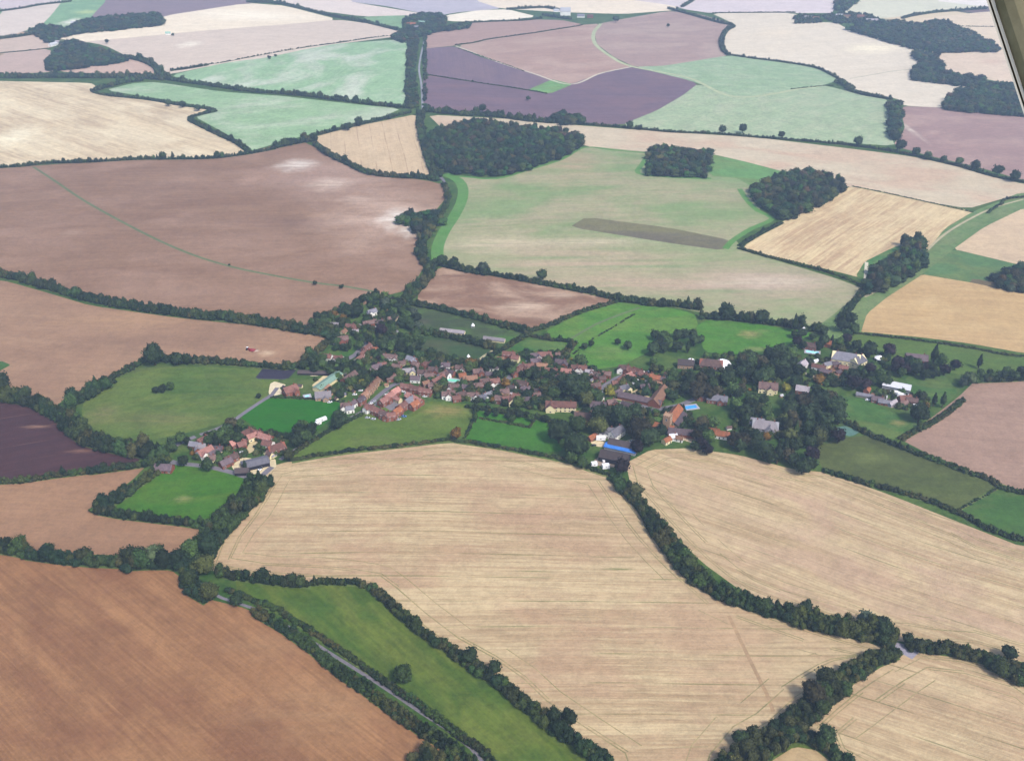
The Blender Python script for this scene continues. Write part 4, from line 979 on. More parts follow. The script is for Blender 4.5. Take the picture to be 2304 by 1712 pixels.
SINGLES = [
 (345, 797, 18, 'dark', 'broad', "great dark round tree towering over the field corner hedge"),
 (398, 806, 11, 'dark', 'broad', "dark tree just right of the great round one"),
 (350, 877, 6, 'dark', 'broad', "left bush of the clump inside the oval meadow"),
 (366, 873, 7, 'dark', 'broad', "middle bush of the clump inside the oval meadow"),
 (383, 868, 7, 'green', 'broad', "right bush of the clump inside the oval meadow"),
 (582, 890, 4, 'dark', 'broad', "tiny bush beside the oval meadow drive"),
 (906, 1516, 10.5, 'green', 'broad', "lone round tree on the foreground pasture hedge"),
 (1058, 1474, 9.5, 'dark', 'broad', "round tree rising above the foreground stubble hedge"),
 (1112, 1500, 8, 'dark', 'broad', "lower tree just right of the one above the foreground hedge"),
 (1280, 1612, 9, 'dark', 'broad', "dark tree in the hedge near the bottom edge"),
 (532, 1348, 8.5, 'dark', 'broad', "round bush in the lane gap by the road bend"),
 (470, 1330, 12, 'olive', 'broad', "big olive bush at the road bend"),
 (1027, 974, 9, 'autumn', 'broad', "orange brown tree at the meeting of two paddock hedges"),
 (108, 1235, 9, 'dark', 'broad', "round tree near the left end of the brown field hedge"),
 (10, 1222, 9, 'dark', 'broad', "dark tree at the left edge of the brown field hedge"),
 (190, 1248, 10, 'olive', 'broad', "olive tree rising from the brown field hedge"),
 (312, 1250, 12, 'olive', 'broad', "broad olive tree left of the road bend trees"),
 (345, 1245, 12, 'pale', 'broad', "pale green tree in the hedge left of the road bend"),
 (425, 1235, 13, 'green', 'broad', "rounded green tree above the road bend"),
 (460, 1270, 12, 'olive', 'broad', "olive tree right above the road bend"),
 (1950, 1392, 10, 'grey', 'broad', "grey green tree topping the hedge before the junction"),
 (1992, 1412, 12, 'dark', 'broad', "dark round tree next to the pale junction"),
 (2272, 1468, 8, 'dark', 'broad', "dark round tree behind the right edge hedge"),
 (1815, 1365, 9, 'dark', 'broad', "dark tree at the start of the wooded hedge stretch"),
 (2044, 1436, 7, 'dark', 'broad', "small dark tree just behind the pale junction"),
 (1835, 1560, 13, 'brown', 'broad', "brownish broad tree in the wide belt below the junction"),
 (1860, 1655, 11, 'dark', 'broad', "tree where the branch hedge leaves the wide belt"),
 (1668, 1660, 9, 'dark', 'broad', "dark tree on the upper edge of the lower belt"),
 (1220, 618, 11, 'dark', 'broad', "tallest tree in the hedge behind the chalky field"),
 (995, 585, 12, 'dark', 'broad', "dark tree at the left end of the chalky field hedge"),
 (1022, 590, 12, 'dark', 'broad', "round tree second from the left in the chalky field hedge"),
 (1086, 600, 12, 'grey', 'broad', "grey green round tree left of the tallest hedge tree"),
 (1503, 52, 9, 'dark', 'broad', "small square dark clump at the far farm gate"),
 (1386, 38, 16, 'dark', 'broad', "dark clump of trees beside the far farm track"),
 (1086, 238, 14, 'dark', 'broad', "round tree standing over the far purple plough"),
 (1188, 216, 8, 'dark', 'broad', "low bush out in the far purple plough"),
 (1310, 266, 14, 'dark', 'broad', "tree cluster left end above the long straight hedge"),
 (1250, 260, 15, 'dark', 'broad', "round tree right of the lane hedge below the purple plough"),
 (1418, 276, 13, 'dark', 'broad', "round tree at the corner of the purple plough"),
 (1440, 281, 9, 'dark', 'broad', "smaller tree right of the purple plough corner tree"),
 (1625, 286, 14, 'dark', 'broad', "left of the paired trees on the long straight hedge"),
 (1672, 284, 15, 'dark', 'broad', "taller of the paired trees on the long straight hedge"),
 (1758, 298, 11, 'dark', 'broad', "lone dark tree midway along the long straight hedge"),
 (1932, 312, 16, 'dark', 'broad', "broad tree on the long hedge before the narrow wood"),
 (2026, 322, 18, 'dark', 'broad', "big round tree where the narrow wood meets the hedge"),
 (2062, 336, 13, 'dark', 'broad', "tree just right of the big round hedge tree"),
 (2088, 344, 13, 'green', 'broad', "green tree right of the big round hedge tree"),
 (2124, 352, 10, 'dark', 'broad', "lone round tree on the falling right hand hedge"),
 (2158, 358, 12, 'green', 'broad', "green round tree on the falling right hand hedge"),
 (2196, 366, 15, 'dark', 'broad', "large round tree on the falling right hand hedge"),
 (2246, 378, 15, 'dark', 'broad', "dark tree near the right edge on the falling hedge"),
 (2285, 390, 16, 'dark', 'broad', "dark tree at the right edge above the tan stubble"),
 (782, 280, 12, 'dark', 'broad', "left of three round trees above the tan triangle"),
 (808, 268, 15, 'dark', 'broad', "middle of three round trees above the tan triangle"),
 (878, 256, 10, 'dark', 'broad', "right of three round trees above the tan triangle"),
 (365, 345, 12, 'green', 'broad', "round tree on the hedge below the cream striped field"),
 (488, 343, 11, 'green', 'broad', "round tree left of the zigzag hedge foot"),
 (378, 226, 12, 'dark', 'broad', "dark tree on the zigzag hedge of the cream field"),
 (410, 229, 12, 'dark', 'broad', "second dark tree on the zigzag hedge of the cream field"),
 (445, 237, 11, 'dark', 'broad', "third dark tree on the zigzag hedge of the cream field"),
 (240, 88, 10, 'dark', 'broad', "bush alone in the pinkish far stubble"),
 (389, 73, 7, 'dark', 'broad', "tiny tree beside the far farm shelter"),
 (606, 124, 8, 'dark', 'broad', "small round tree on the thin far hedge"),
 (620, 120, 6, 'dark', 'broad', "smaller round tree on the thin far hedge"),
 (708, 636, 4.5, 'dark', 'broad', "small round bush on the green track"),
 (768, 644, 4.5, 'dark', 'broad', "small bush near the right end of the green track"),
 (516, 595, 2.4, 'dark', 'broad', "tiny bush midway along the green track"),
 (405, 985, 9, 'green', 'broad', "small tree beside the lane above the cricket ground"),
 (385, 995, 7, 'green', 'broad', "little tree left of the lane above the cricket ground"),
 (421, 992, 6, 'dark', 'broad', "bush on the bend of the lane above the cricket ground"),
 (412, 1036, 8, 'dark', 'broad', "round tree at the top corner of the cricket ground"),
 (467, 1044, 10, 'dark', 'broad', "round tree on the upper edge of the cricket ground"),
 (550, 1044, 6, 'dark', 'conifer', "dark pointed conifer in the gravel farmyard"),
 (648, 1022, 9, 'olive', 'broad', "olive bush right of the red brick barn"),
 (1434, 1006, 10, 'purple', 'broad', "purple leaved tree right of the blue roofed barn"),
 (1398, 1048, 12, 'purple', 'broad', "dark purple tree below the dark barn"),
 (1350, 935, 17, 'dark', 'broad', "very dark round tree right of the brown cottage"),
 (1399, 936, 19, 'dark', 'broad', "largest dark round tree north of the grey roofed farmhouse"),
 (1430, 922, 12, 'dark', 'broad', "small dark tree beside the largest dark one"),
 (1438, 965, 19, 'brown', 'broad', "broad brownish tree left of the orange roofed barn"),
 (1348, 958, 15, 'olive', 'broad', "olive round tree behind the grey roofed farmhouse"),
 (1258, 968, 19, 'dark', 'broad', "dark round tree at the corner of the bright paddock"),
 (1298, 1000, 20, 'dark', 'broad', "tall dark tree left of the pale gravel yard"),
 (1298, 955, 14, 'green', 'broad', "green tree above the dark paddock corner tree"),
 (1285, 1030, 10, 'green', 'broad', "green bush below the tall dark tree by the yard"),
 (1310, 1040, 9, 'green', 'broad', "bush at the end of the low hedge by the white trailers"),
 (1462, 982, 15, 'dark', 'broad', "dark tree above the village end of the stubble"),
 (1320, 897, 13, 'olive', 'broad', "olive garden tree right of the cream farmhouse"),
 (1318, 896, 5, 'yellow', 'broad', "small yellow bush beside the olive garden tree"),
 (1284, 870, 20, 'dark', 'broad', "large dark green tree north of the cream farmhouse"),
 (1310, 868, 15, 'green', 'broad', "green tree joined to the large dark green one"),
 (1137, 863, 9, 'autumn', 'broad', "golden autumn tree between the brown roofed houses"),
 (1768, 872, 8, 'yellow', 'broad', "yellow green bush beside the cream mansion lodge"),
 (1778, 948, 5, 'yellow', 'broad', "tiny golden shrub against the dark park trees"),
 (1959, 785, 14, 'dark', 'broad', "very dark round tree on the pasture below the golden stubble"),
 (2002, 788, 12, 'purple', 'broad', "dark purple tree right of the very dark round one"),
 (2060, 935, 0, 'dark', 'broad', ""),
 (2070, 928, 15, 'dark', 'broad', "dark round tree below the red brown outbuildings"),
 (2104, 896, 8, 'dark', 'conifer', "pointed conifer left of the two paddock firs"),
 (2124, 896, 9, 'dark', 'conifer', "pointed conifer right of the two paddock firs"),
 (1888, 980, 11, 'purple', 'broad', "purple dark tree at the corner of the tennis court"),
 (1578, 998, 10, 'purple', 'broad', "dark purple garden tree left of the red roofed cottages"),
 (1592, 1010, 9, 'purple', 'broad', "lower dark purple tree by the stubble edge"),
 (1565, 1002, 8, 'dark', 'broad', "dark bush left of the purple garden trees"),
 (1828, 1020, 12, 'purple', 'broad', "purple dark tree at the south end of the park trees"),
 (1458, 928, 5, 'dark', 'conifer', "small dark yew beside the main street"),
 (1316, 778, 6, 'dark', 'broad', "left bush pair in the bright green pasture"),
 (1330, 772, 6, 'dark', 'broad', "right bush of the left pair in the bright green pasture"),
 (1390, 768, 6, 'dark', 'broad', "small upright bush in the bright green pasture"),
 (1413, 776, 8, 'dark', 'broad', "broad bush in the bright green pasture"),
 (1914, 716, 12, 'dark', 'broad', "tall tree where the lane meets the cricket field row"),
 (1895, 730, 12, 'dark', 'broad', "broad tree left of the tall lane corner tree"),
 (1922, 738, 11, 'green', 'broad', "green tree below the tall lane corner tree"),
 (1790, 722, 12, 'dark', 'conifer', "pointed tree in the row above the cricket field"),
 (1635, 698, 15, 'dark', 'broad', "tallest round tree in the row above the cricket field"),
 (1713, 712, 13, 'dark', 'broad', "round tree in the middle of the cricket field row"),
 (2206, 810, 9, 'dark', 'conifer', "pointed tree at the left end of the right edge tree line"),
 (2105, 792, 12, 'dark', 'conifer', "tall pointed conifer in the park tree line"),
 (2182, 850, 11, 'pale', 'broad', "pale silvery tree at the corner of the grey pink stubble"),
 (2168, 860, 8, 'grey', 'broad', "greyish bush left of the pale silvery tree"),
 (950, 813, 8, 'olive', 'broad', "yellow olive bush below the rough field corner"),
 (869, 838, 14, 'dark', 'broad', "very dark round garden tree beside the brown bungalow"),
 (857, 742, 12, 'purple', 'broad', "dark purple tree above the upper lane"),
 (1030, 830, 0, 'dark', 'broad', ""),
 (782, 703, 9, 'dark', 'broad', "round tree left of the topmost grey roofed house"),
 (803, 700, 12, 'dark', 'broad', "broad round tree beside the topmost grey roofed house"),
]
for a in SINGLES:
    if a[2] > 0: place_tree(*a)
# clusters: (outline px, how many, diameters, colours, where)
CLUSTERS = [
 ("1655,800 1700,790 1785,782 1800,835 1740,850 1670,848", 20, (12, 18), ['dark', 'dark', 'green', 'brown', 'dark'], "in the dense park block below the cricket field"),
 ("1535,842 1590,838 1650,850 1680,880 1640,895 1560,885 1530,870", 14, (12, 18), ['dark', 'dark', 'green', 'brown'], "in the dark wood behind the church pool"),
 ("1650,905 1700,893 1735,900 1730,935 1670,940", 8, (12, 17), ['green', 'olive', 'dark'], "below the cream gabled house"),
 ("1760,900 1800,880 1845,868 1890,905 1890,970 1830,975 1770,950", 20, (12, 18), ['dark', 'dark', 'dark', 'brown'], "in the tall dark park block by the paddock"),
 ("1740,930 1800,960 1860,985 1830,1000 1770,975", 7, (11, 15), ['green', 'olive', 'dark'], "on the lawn above the mansion drive"),
 ("1912,838 1960,828 2005,842 2000,868 1930,872 1908,860", 12, (10, 15), ['dark', 'green', 'dark', 'purple'], "around the cottage with the orange gable"),
 ("2010,812 2060,815 2130,805 2160,820 2110,845 2050,842 2010,835", 14, (10, 15), ['dark', 'dark', 'purple', 'green'], "in the tree line behind the white barn"),
 ("1645,985 1690,975 1720,985 1720,1015 1665,1012", 7, (13, 18), ['dark', 'brown', 'dark'], "in the stubble edge wood, left half"),
 ("1730,1000 1800,1000 1815,1030 1845,1045 1800,1052 1730,1025", 8, (12, 16), ['dark', 'brown', 'dark'], "in the stubble edge wood, right half"),
 ("1572,945 1592,938 1606,948 1600,985 1565,985", 6, (11, 15), ['dark', 'brown', 'green'], "between the pool and the red roofed cottages"),
 ("1770,752 1850,745 1900,758 1935,765 1930,785 1870,778 1790,775", 13, (8, 13), ['dark', 'green', 'dark', 'purple'], "in the garden belt right of the cricket field"),
 ("1475,745 1520,738 1560,742 1580,762 1560,780 1500,788 1460,790", 13, (9, 14), ['dark', 'dark', 'green'], "in the clump left of the cricket field"),
 ("1570,795 1600,798 1640,800 1640,812 1575,812", 5, (6, 9), ['green', 'dark'], "in the hedge row behind the white dome"),
 ("1205,862 1240,850 1262,860 1258,885 1215,890", 6, (8, 12), ['dark', 'green', 'olive'], "by the brown houses beside the great green tree"),
 ("1175,845 1230,848 1285,858 1260,840 1200,836", 7, (8, 11), ['dark', 'green'], "behind the red street houses"),
 ("1300,900 1345,905 1350,890 1310,880", 4, (8, 11), ['olive', 'green'], "in gardens left of the barn conversions"),
 ("655,968 690,955 712,968 700,985 665,992", 6, (9, 13), ['dark', 'dark', 'green'], "in the dark clump above the climbing lane"),
 ("742,930 770,925 775,945 755,955", 3, (9, 12), ['dark'], "beside the white cottages at the lane end"),
 ("475,965 520,945 552,945 560,960 540,985 490,995 465,990", 12, (7, 11), ['dark', 'green', 'dark', 'brown'], "in the copse left of the brick barns"),
 ("678,808 720,800 770,812 820,812 838,828 800,838 720,832 680,826", 17, (7, 10), ['green', 'olive', 'dark'], "in the belt behind the green roofed barn"),
 ("862,672 905,680 935,700 950,735 935,742 905,722 880,712", 15, (8, 11), ['dark', 'green', 'dark', 'grey'], "in the dense trees at the village north end"),
 ("690,722 715,708 745,708 762,720 735,728 700,738", 8, (6, 9), ['dark', 'green'], "beside the small northern grey shed"),
 ("745,760 760,752 800,772 815,758 850,752 815,782 760,782", 9, (6, 9), ['dark', 'green', 'dark'], "around the brown house above the upper paddock"),
 ("845,770 880,762 915,762 935,785 905,792 860,785", 11, (7, 10), ['dark', 'green', 'dark'], "in the belt above the long white cottage"),
 ("915,745 945,752 960,770 930,800 912,790", 6, (7, 10), ['dark', 'green'], "at the left end of the rough field"),
 ("1075,815 1110,810 1160,812 1160,835 1120,845 1085,830", 10, (6, 10), ['dark', 'green', 'dark'], "around the purple roofed bungalow"),
 ("1055,915 1080,918 1120,930 1180,925 1240,935 1240,945 1120,940 1055,932", 9, (5, 8), ['green', 'dark', 'olive'], "in the gardens above the bright green paddocks"),
 ("1468,870 1490,880 1500,870 1455,868 1450,885", 3, (6, 8), ['green'], "beside the gravel drive of the barn conversions"),
 ("1468,812 1490,815 1490,832 1470,832", 3, (8, 10), ['olive', 'green'], "behind the orange brown barns"),
 ("2195,838 2240,832 2304,828 2304,846 2240,848", 6, (8, 12), ['dark', 'green'], "along the right edge above the grey pink stubble"),
]
RANK = []
CR = random.Random(77)
CLT = []
for pts, n, (d0, d1), cols, where in CLUSTERS:
    poly = S(pts); pa = np.array(poly); lo, hi = pa.min(0), pa.max(0)
    got = []; tries = 0
    while len(got) < n and tries < 900:
        tries += 1
        p = (CR.uniform(lo[0], hi[0]), CR.uniform(lo[1], hi[1]))
        if not inside(pa, [p[0]], [p[1]])[0]: continue
        md = 15 if tries < 300 else (10 if tries < 600 else 7)
        if all(math.hypot(p[0] - g[0], (p[1] - g[1]) * 1.7) > md for g in got): got.append(p)
    got.sort()
    names = {'dark': "dark", 'green': "mid green", 'brown': "brownish", 'olive': "olive", 'purple': "purple leaved", 'grey': "grey green"}
    for i, p in enumerate(got):
        c = CR.choice(cols)
        kind = 'conifer' if (CR.random() < .06) else 'broad'
        nm = ("pointed " + names[c] + " conifer") if kind == 'conifer' else names[c] + " tree"
        CLT.append((p[0], p[1], CR.uniform(d0, d1), c, kind, "%s, %s from the left %s" % (nm, ORD[i], where), "trees " + where))
for a in CLT: place_tree(a[0], a[1], a[2] * (.8 if a[0] > 1480 else .95), *a[3:6], group=a[6], rng=CR)
print("trees", len(CLT) + len(SINGLES))

# ------------------------------------------------------------------ buildings
RM = {
 'brown': roof_mat("tile_brown", (132, 106, 100), (96, 76, 74)), 'red': roof_mat("tile_red", (146, 104, 94), (106, 74, 68)),
 'pink': roof_mat("tile_pink", (196, 144, 132), (160, 112, 104)), 'orange': roof_mat("tile_orange", (172, 106, 72), (126, 82, 62)),
 'grey': roof_mat("slate_grey", (142, 140, 150), (116, 114, 124)), 'tan': roof_mat("tile_tan", (160, 122, 98), (134, 100, 82)),
 'dark': roof_mat("roof_dark", (96, 84, 84), (78, 68, 70)), 'white': roof_mat("sheet_white", (226, 226, 232), (206, 208, 216)),
 'green': roof_mat("sheet_green", (164, 196, 178), (140, 174, 156)), 'blue': roof_mat("sheet_blue", (74, 140, 226), (50, 112, 200)),
 'purple': roof_mat("tile_purple", (118, 102, 108), (90, 76, 82)), 'pale': roof_mat("tile_pale", (176, 168, 172), (150, 142, 150)),
}
WM = {
 'white': plain_mat("render_white", (244, 242, 236), .72, .8, .08), 'cream': plain_mat("render_cream", (236, 222, 176), .72, .85, .1),
 'brick': plain_mat("brick_red", (150, 92, 74), .6, .9, .2, 2.0), 'dark': plain_mat("boards_black", (50, 46, 58), .5, .8, .2),
 'stone': plain_mat("flint_stone", (166, 156, 146), .6, .95, .25, 1.2), 'tan': plain_mat("brick_tan", (184, 150, 122), .6, .9, .2, 2.0),
 'grey': plain_mat("wall_grey", (170, 170, 178), .6, .8, .1),
}
GLASS = plain_mat("window_glass", (40, 46, 56), .6, .15, .1, spec=.6)
DOORM = plain_mat("door_paint", (84, 70, 60), .5, .6)
FRAMEW = plain_mat("frame_white", (236, 236, 232), .7, .6, .05)
CHIM = plain_mat("chimney_brick", (140, 84, 68), .55, .9, .2, 3)
def box_geo(x0, x1, y0, y1, z0, z1):
    v = [(x0, y0, z0), (x1, y0, z0), (x1, y1, z0), (x0, y1, z0), (x0, y0, z1), (x1, y0, z1), (x1, y1, z1), (x0, y1, z1)]
    return v, [(0, 3, 2, 1), (4, 5, 6, 7), (0, 1, 5, 4), (1, 2, 6, 5), (2, 3, 7, 6), (3, 0, 4, 7)]
class Geo:
    def __init__(s): s.v = []; s.f = []; s.m = []
    def add(s, g, rot=0, off=(0, 0, 0), mi=0):
        v, f = g; b = len(s.v); c, q = math.cos(rot), math.sin(rot)
        s.v += [(x * c - y * q + off[0], x * q + y * c + off[1], z + off[2]) for x, y, z in v]
        s.f += [tuple(i + b for i in t) for t in f]; s.m += [mi] * len(f)
        return s
    def obj(s, name, mats, parent=None):
        return mesh_obj(name, s.v, s.f, mats, parent, s.m)
def walls_geo(L, W, h, rise, z0=-1.2):
    a, b = L / 2, W / 2
    v = [(-a, -b, z0), (a, -b, z0), (a, b, z0), (-a, b, z0), (-a, -b, h), (a, -b, h), (a, b, h), (-a, b, h), (-a, 0, h + rise), (a, 0, h + rise)]
    return v, [(0, 1, 5, 4), (2, 3, 7, 6), (1, 2, 6, 9, 5), (3, 0, 4, 8, 7), (4, 5, 9, 8), (6, 7, 8, 9)]
def roof_geo(L, W, h, rise, hip=0, ov=.45, th=.22):
    """two slopes (four when hipped) with overhanging eaves, as a closed shell"""
    a, b = L / 2 + ov * .7, W / 2 + ov
    ze = h - ov * rise / (W / 2)
    r = a - (hip * b if hip else 0)
    lo = .012
    v = [(-a, -b, ze + lo), (a, -b, ze + lo), (a, b, ze + lo), (-a, b, ze + lo), (-r, 0, h + rise + lo), (r, 0, h + rise + lo)]
    v += [(x, y, z + th) for x, y, z in v]
    f = [(0, 4, 5, 1), (2, 5, 4, 3), (6, 7, 11, 10), (8, 9, 10, 11), (0, 1, 7, 6), (2, 3, 9, 8)]
    if hip:
        f += [(0, 3, 4), (1, 5, 2), (6, 10, 9), (7, 8, 11), (1, 2, 8, 7), (3, 0, 6, 9)]
    else:
        f += [(1, 5, 11, 7), (5, 2, 8, 11), (0, 6, 10, 4), (4, 10, 9, 3)]
    return v, f
def window_mesh(w, h):
    k = ('win', w, h)
    if k not in PROTO:
        g = Geo(); g.add(box_geo(-w / 2, w / 2, -.03, .06, 0, h), mi=0)
        t = .09
        for x0, x1, z0, z1 in ((-w / 2 - t, w / 2 + t, -t, 0), (-w / 2 - t, w / 2 + t, h, h + t), (-w / 2 - t, -w / 2, 0, h), (w / 2, w / 2 + t, 0, h), (-.03, .03, 0, h)):
            g.add(box_geo(x0, x1, -.075, .06, z0, z1), mi=1)
        o = g.obj("window", [GLASS, FRAMEW]); PROTO[k] = o.data; bpy.data.objects.remove(o)
    return PROTO[k]
def simple_mesh(key, geo, mat):
    if key not in PROTO:
        o = Geo().add(geo).obj(key, [mat]); PROTO[key] = o.data; bpy.data.objects.remove(o)
    return PROTO[key]
BR = random.Random(5)
def house(px, py, ang, L, W, h, roof, wall, label, cat="house", name="house", wing=None, hip=0, chim=1, wins=True, storeys=None, group=None, pitch=.85, doors=1):
    """wing = (position along, length out to the front, width, height)"""
    if group: L *= .76; W *= .76; h *= .9
    rise = W / 2 * pitch
    x, y, z = U(px, py, (h + rise) * .5)
    zz = min(z, *(float(ht(x + i, y + j)) for i in (-L / 3, L / 3) for j in (-W / 3, W / 3)))
    e = empty(name, (x, y, zz), R(ang)); tag(e, label, cat, group)
    g = Geo().add(walls_geo(L, W, h, rise)); r = Geo().add(roof_geo(L, W, h, rise, hip))
    if wing:
        wp, wl, ww, wh = wing
        ww = min(ww, W * .95); wr = ww / 2 * pitch
        ln = wl + W / 2 - .6; oy = -(W / 2 + wl) + ln / 2
        g.add(walls_geo(ln, ww, wh, wr), math.pi / 2, (wp, oy, 0))
        r.add(roof_geo(ln, ww, wh, wr), math.pi / 2, (wp, oy, 0))
    g.obj("wall", [WM[wall]], e); ro = r.obj("roof", [RM[roof]], e)
    for k in range(chim):
        cx = (-1) ** k * L * (.32 if L > 9 else .25)
        c = link_mesh("chimney", simple_mesh('chimney_m', box_geo(-.45, .45, -.35, .35, -1.2, 1.5), CHIM), ro)
        c.location = (cx, 0, h + rise)
    if wins:
        ns = storeys or (2 if h > 4.2 else 1)
        n = max(2, int(L / 3.4))
        for s_ in range(ns):
            for k in range(n):
                wx = (k + .5) / n * L - L / 2
                if wing and abs(wx - wing[0]) < wing[2] / 2 + .8: continue
                if s_ == 0 and doors and k == n // 2: continue
                w_ = link_mesh("window", window_mesh(1.3, 1.25), e)
                w_.location = (wx, -W / 2, .9 + s_ * 2.55)
        if wing:
            w_ = link_mesh("window", window_mesh(1.3, 1.25), e); w_.location = (wing[0], -W / 2 - wing[1], .9)
        if doors:
            wx = (n // 2 + .5) / n * L - L / 2
            d = link_mesh("door", simple_mesh('door_m', box_geo(-.5, .5, -.06, .05, 0, 2.1), DOORM), e); d.location = (wx, -W / 2, 0)
        for sgn in (-1, 1):
            if h > 4: 
                w_ = link_mesh("window", window_mesh(1.3, 1.25), e); w_.location = (sgn * L / 2, 0, .9 + 2.55 * (ns - 1)); w_.rotation_euler = (0, 0, sgn * math.pi / 2)
    FOOT.append((x, y, max(L, W) * .55))
    return e
GRP = {}
def grp(where, rows):
    """rows: px,py,ang,L,W,h,roof,wall[,opts] - labelled by roof, wall and order along the group"""
    rows = sorted(rows, key=lambda r: r[0])
    rows = [r[:7] + (BR.choice(['white', 'cream', 'tan', 'white']),) + r[8:] if r[7] == 'brick' and 'courtyard' not in where and BR.random() < .42 else r for r in rows]
    nm = {'brown': 'brown', 'red': 'red', 'pink': 'pink', 'orange': 'orange', 'grey': 'grey', 'tan': 'tan', 'dark': 'dark', 'white': 'white', 'purple': 'purplish', 'pale': 'pale', 'green': 'green', 'blue': 'blue'}
    for i, r in enumerate(rows):
        o = dict(r[8]) if len(r) > 8 else {}
        lb = o.pop('lb', "%s-roofed %s house, %s from left %s" % (nm[r[6]].replace(' ', '-'), {'brick': 'brick', 'tan': 'brick'}.get(r[7], r[7]), ORD[i], where))
        o.setdefault('wing', (BR.choice((-1, 1)) * r[3] * .25, BR.uniform(1.5, 3), r[4] * .7, r[5] * .85) if BR.random() < .6 and r[3] > 9 else None)
        house(*r[:8], lb, group="houses " + where, **o)
b1 = dict(chim=0, wins=False, wing=None)
# the north end
grp("at the north tip", [(837, 702, 35, 13, 8, 4.6, 'grey', 'white'), (884, 717, 30, 15, 7, 4.6, 'brown', 'cream', dict(wing=(3, 3, 5, 4))),
  (832, 727, 25, 19, 8, 4.4, 'brown', 'brick'), (789, 735, -10, 13, 8, 4.4, 'red', 'brick'), (773, 748, 60, 9, 7, 4.6, 'tan', 'cream'), (800, 746, 5, 8, 6, 3.5, 'pale', 'white'),
  (772, 763, 20, 13, 9, 4.6, 'brown', 'brick', dict(wing=(-2, 3, 6, 4))), (857, 724, 15, 7, 6, 3.4, 'purple', 'brick')])
house(747, 731, -5, 14, 7, 3.0, 'pale', 'grey', "grey shed on the lawn left of the northern houses", "shed", "shed", **b1)
grp("along the upper paddock lane", [(826, 783, 62, 14, 8, 4.8, 'red', 'brick'), (817, 796, 62, 14, 8, 4.8, 'red', 'brick'), (808, 808, 62, 13, 8, 4.8, 'red', 'brick'), (736, 803, -15, 13, 8, 4.6, 'red', 'brick'), (762, 807, -10, 12, 8, 4.6, 'red', 'brick'), (845, 786, -10, 7, 6, 3, 'orange', 'brick')])
grp("between the two upper lanes", [(879, 804, -12, 19, 8.5, 4.8, 'brown', 'white', dict(wing=(6, 3, 6, 4.4), chim=2)), (926, 809, -30, 13, 9, 4.6, 'grey', 'brick'), (937, 820, -30, 10, 7, 4.2, 'brown', 'brick'), (962, 820, -10, 14, 8, 4.4, 'red', 'brick'),
  (844, 828, 35, 17, 10, 4.8, 'purple', 'brick', dict(wing=(4, 3, 6, 4))), (918, 834, 10, 15, 8, 3.2, 'pale', 'brick'), (950, 838, 0, 12, 8, 4, 'brown', 'brick'), (896, 786, -10, 8, 6, 3.4, 'brown', 'brick')])
house(738, 858, 62, 34, 9, 3.6, 'green', 'cream', "long barn with a pale green metal roof beside cream concrete", "barn", "barn", chim=0, wins=False, pitch=.35)
house(726, 838, -2, 46, 6, 2.6, 'dark', 'dark', "very long dark low roof in front of the tree belt", "barn", "barn", chim=0, wins=False, pitch=.4)
house(786, 848, 60, 17, 8, 3.4, 'brown', 'brick', "brown roofed barn between the green roofed barn and the hedge", "barn", "barn", **b1)
house(727, 888, 10, 14, 9, 3.6, 'pale', 'tan', "pale roofed cottage with the blue paddling pool beside it", "cottage", "cottage", chim=1, wins=True, wing=(2, 3, 5, 3))
house(735, 874, 70, 8, 5, 3, 'tan', 'cream', "narrow cream outbuilding behind the pale roofed cottage", "shed", "shed", **b1)
house(653, 877, 40, 13, 9, 4.8, 'red', 'brick', "lone red brick house beside the cream yard", wing=(3, 3, 5, 4.4))
grp("in the tan terrace beside the allotments", [(853, 852, 58, 11, 8, 4.8, 'tan', 'tan', dict(wing=None)), (845, 861, 58, 11, 8, 4.8, 'tan', 'tan', dict(wing=None)), (837, 870, 58, 11, 8, 4.8, 'tan', 'tan', dict(wing=None)), (829, 879, 58, 11, 8, 4.8, 'tan', 'tan', dict(wing=None)), (819, 890, 58, 11, 8, 4.8, 'tan', 'tan', dict(wing=None)), (811, 901, 58, 12, 8, 4.8, 'purple', 'brick', dict(wing=None))])
grp("at the head of the climbing lane", [(778, 913, 10, 12, 8, 4.6, 'brown', 'white', dict(wing=(-2, 3, 5, 4.2))), (793, 909, 60, 10, 7, 4.6, 'purple', 'white'), (787, 920, 20, 9, 7, 4.4, 'grey', 'white')])
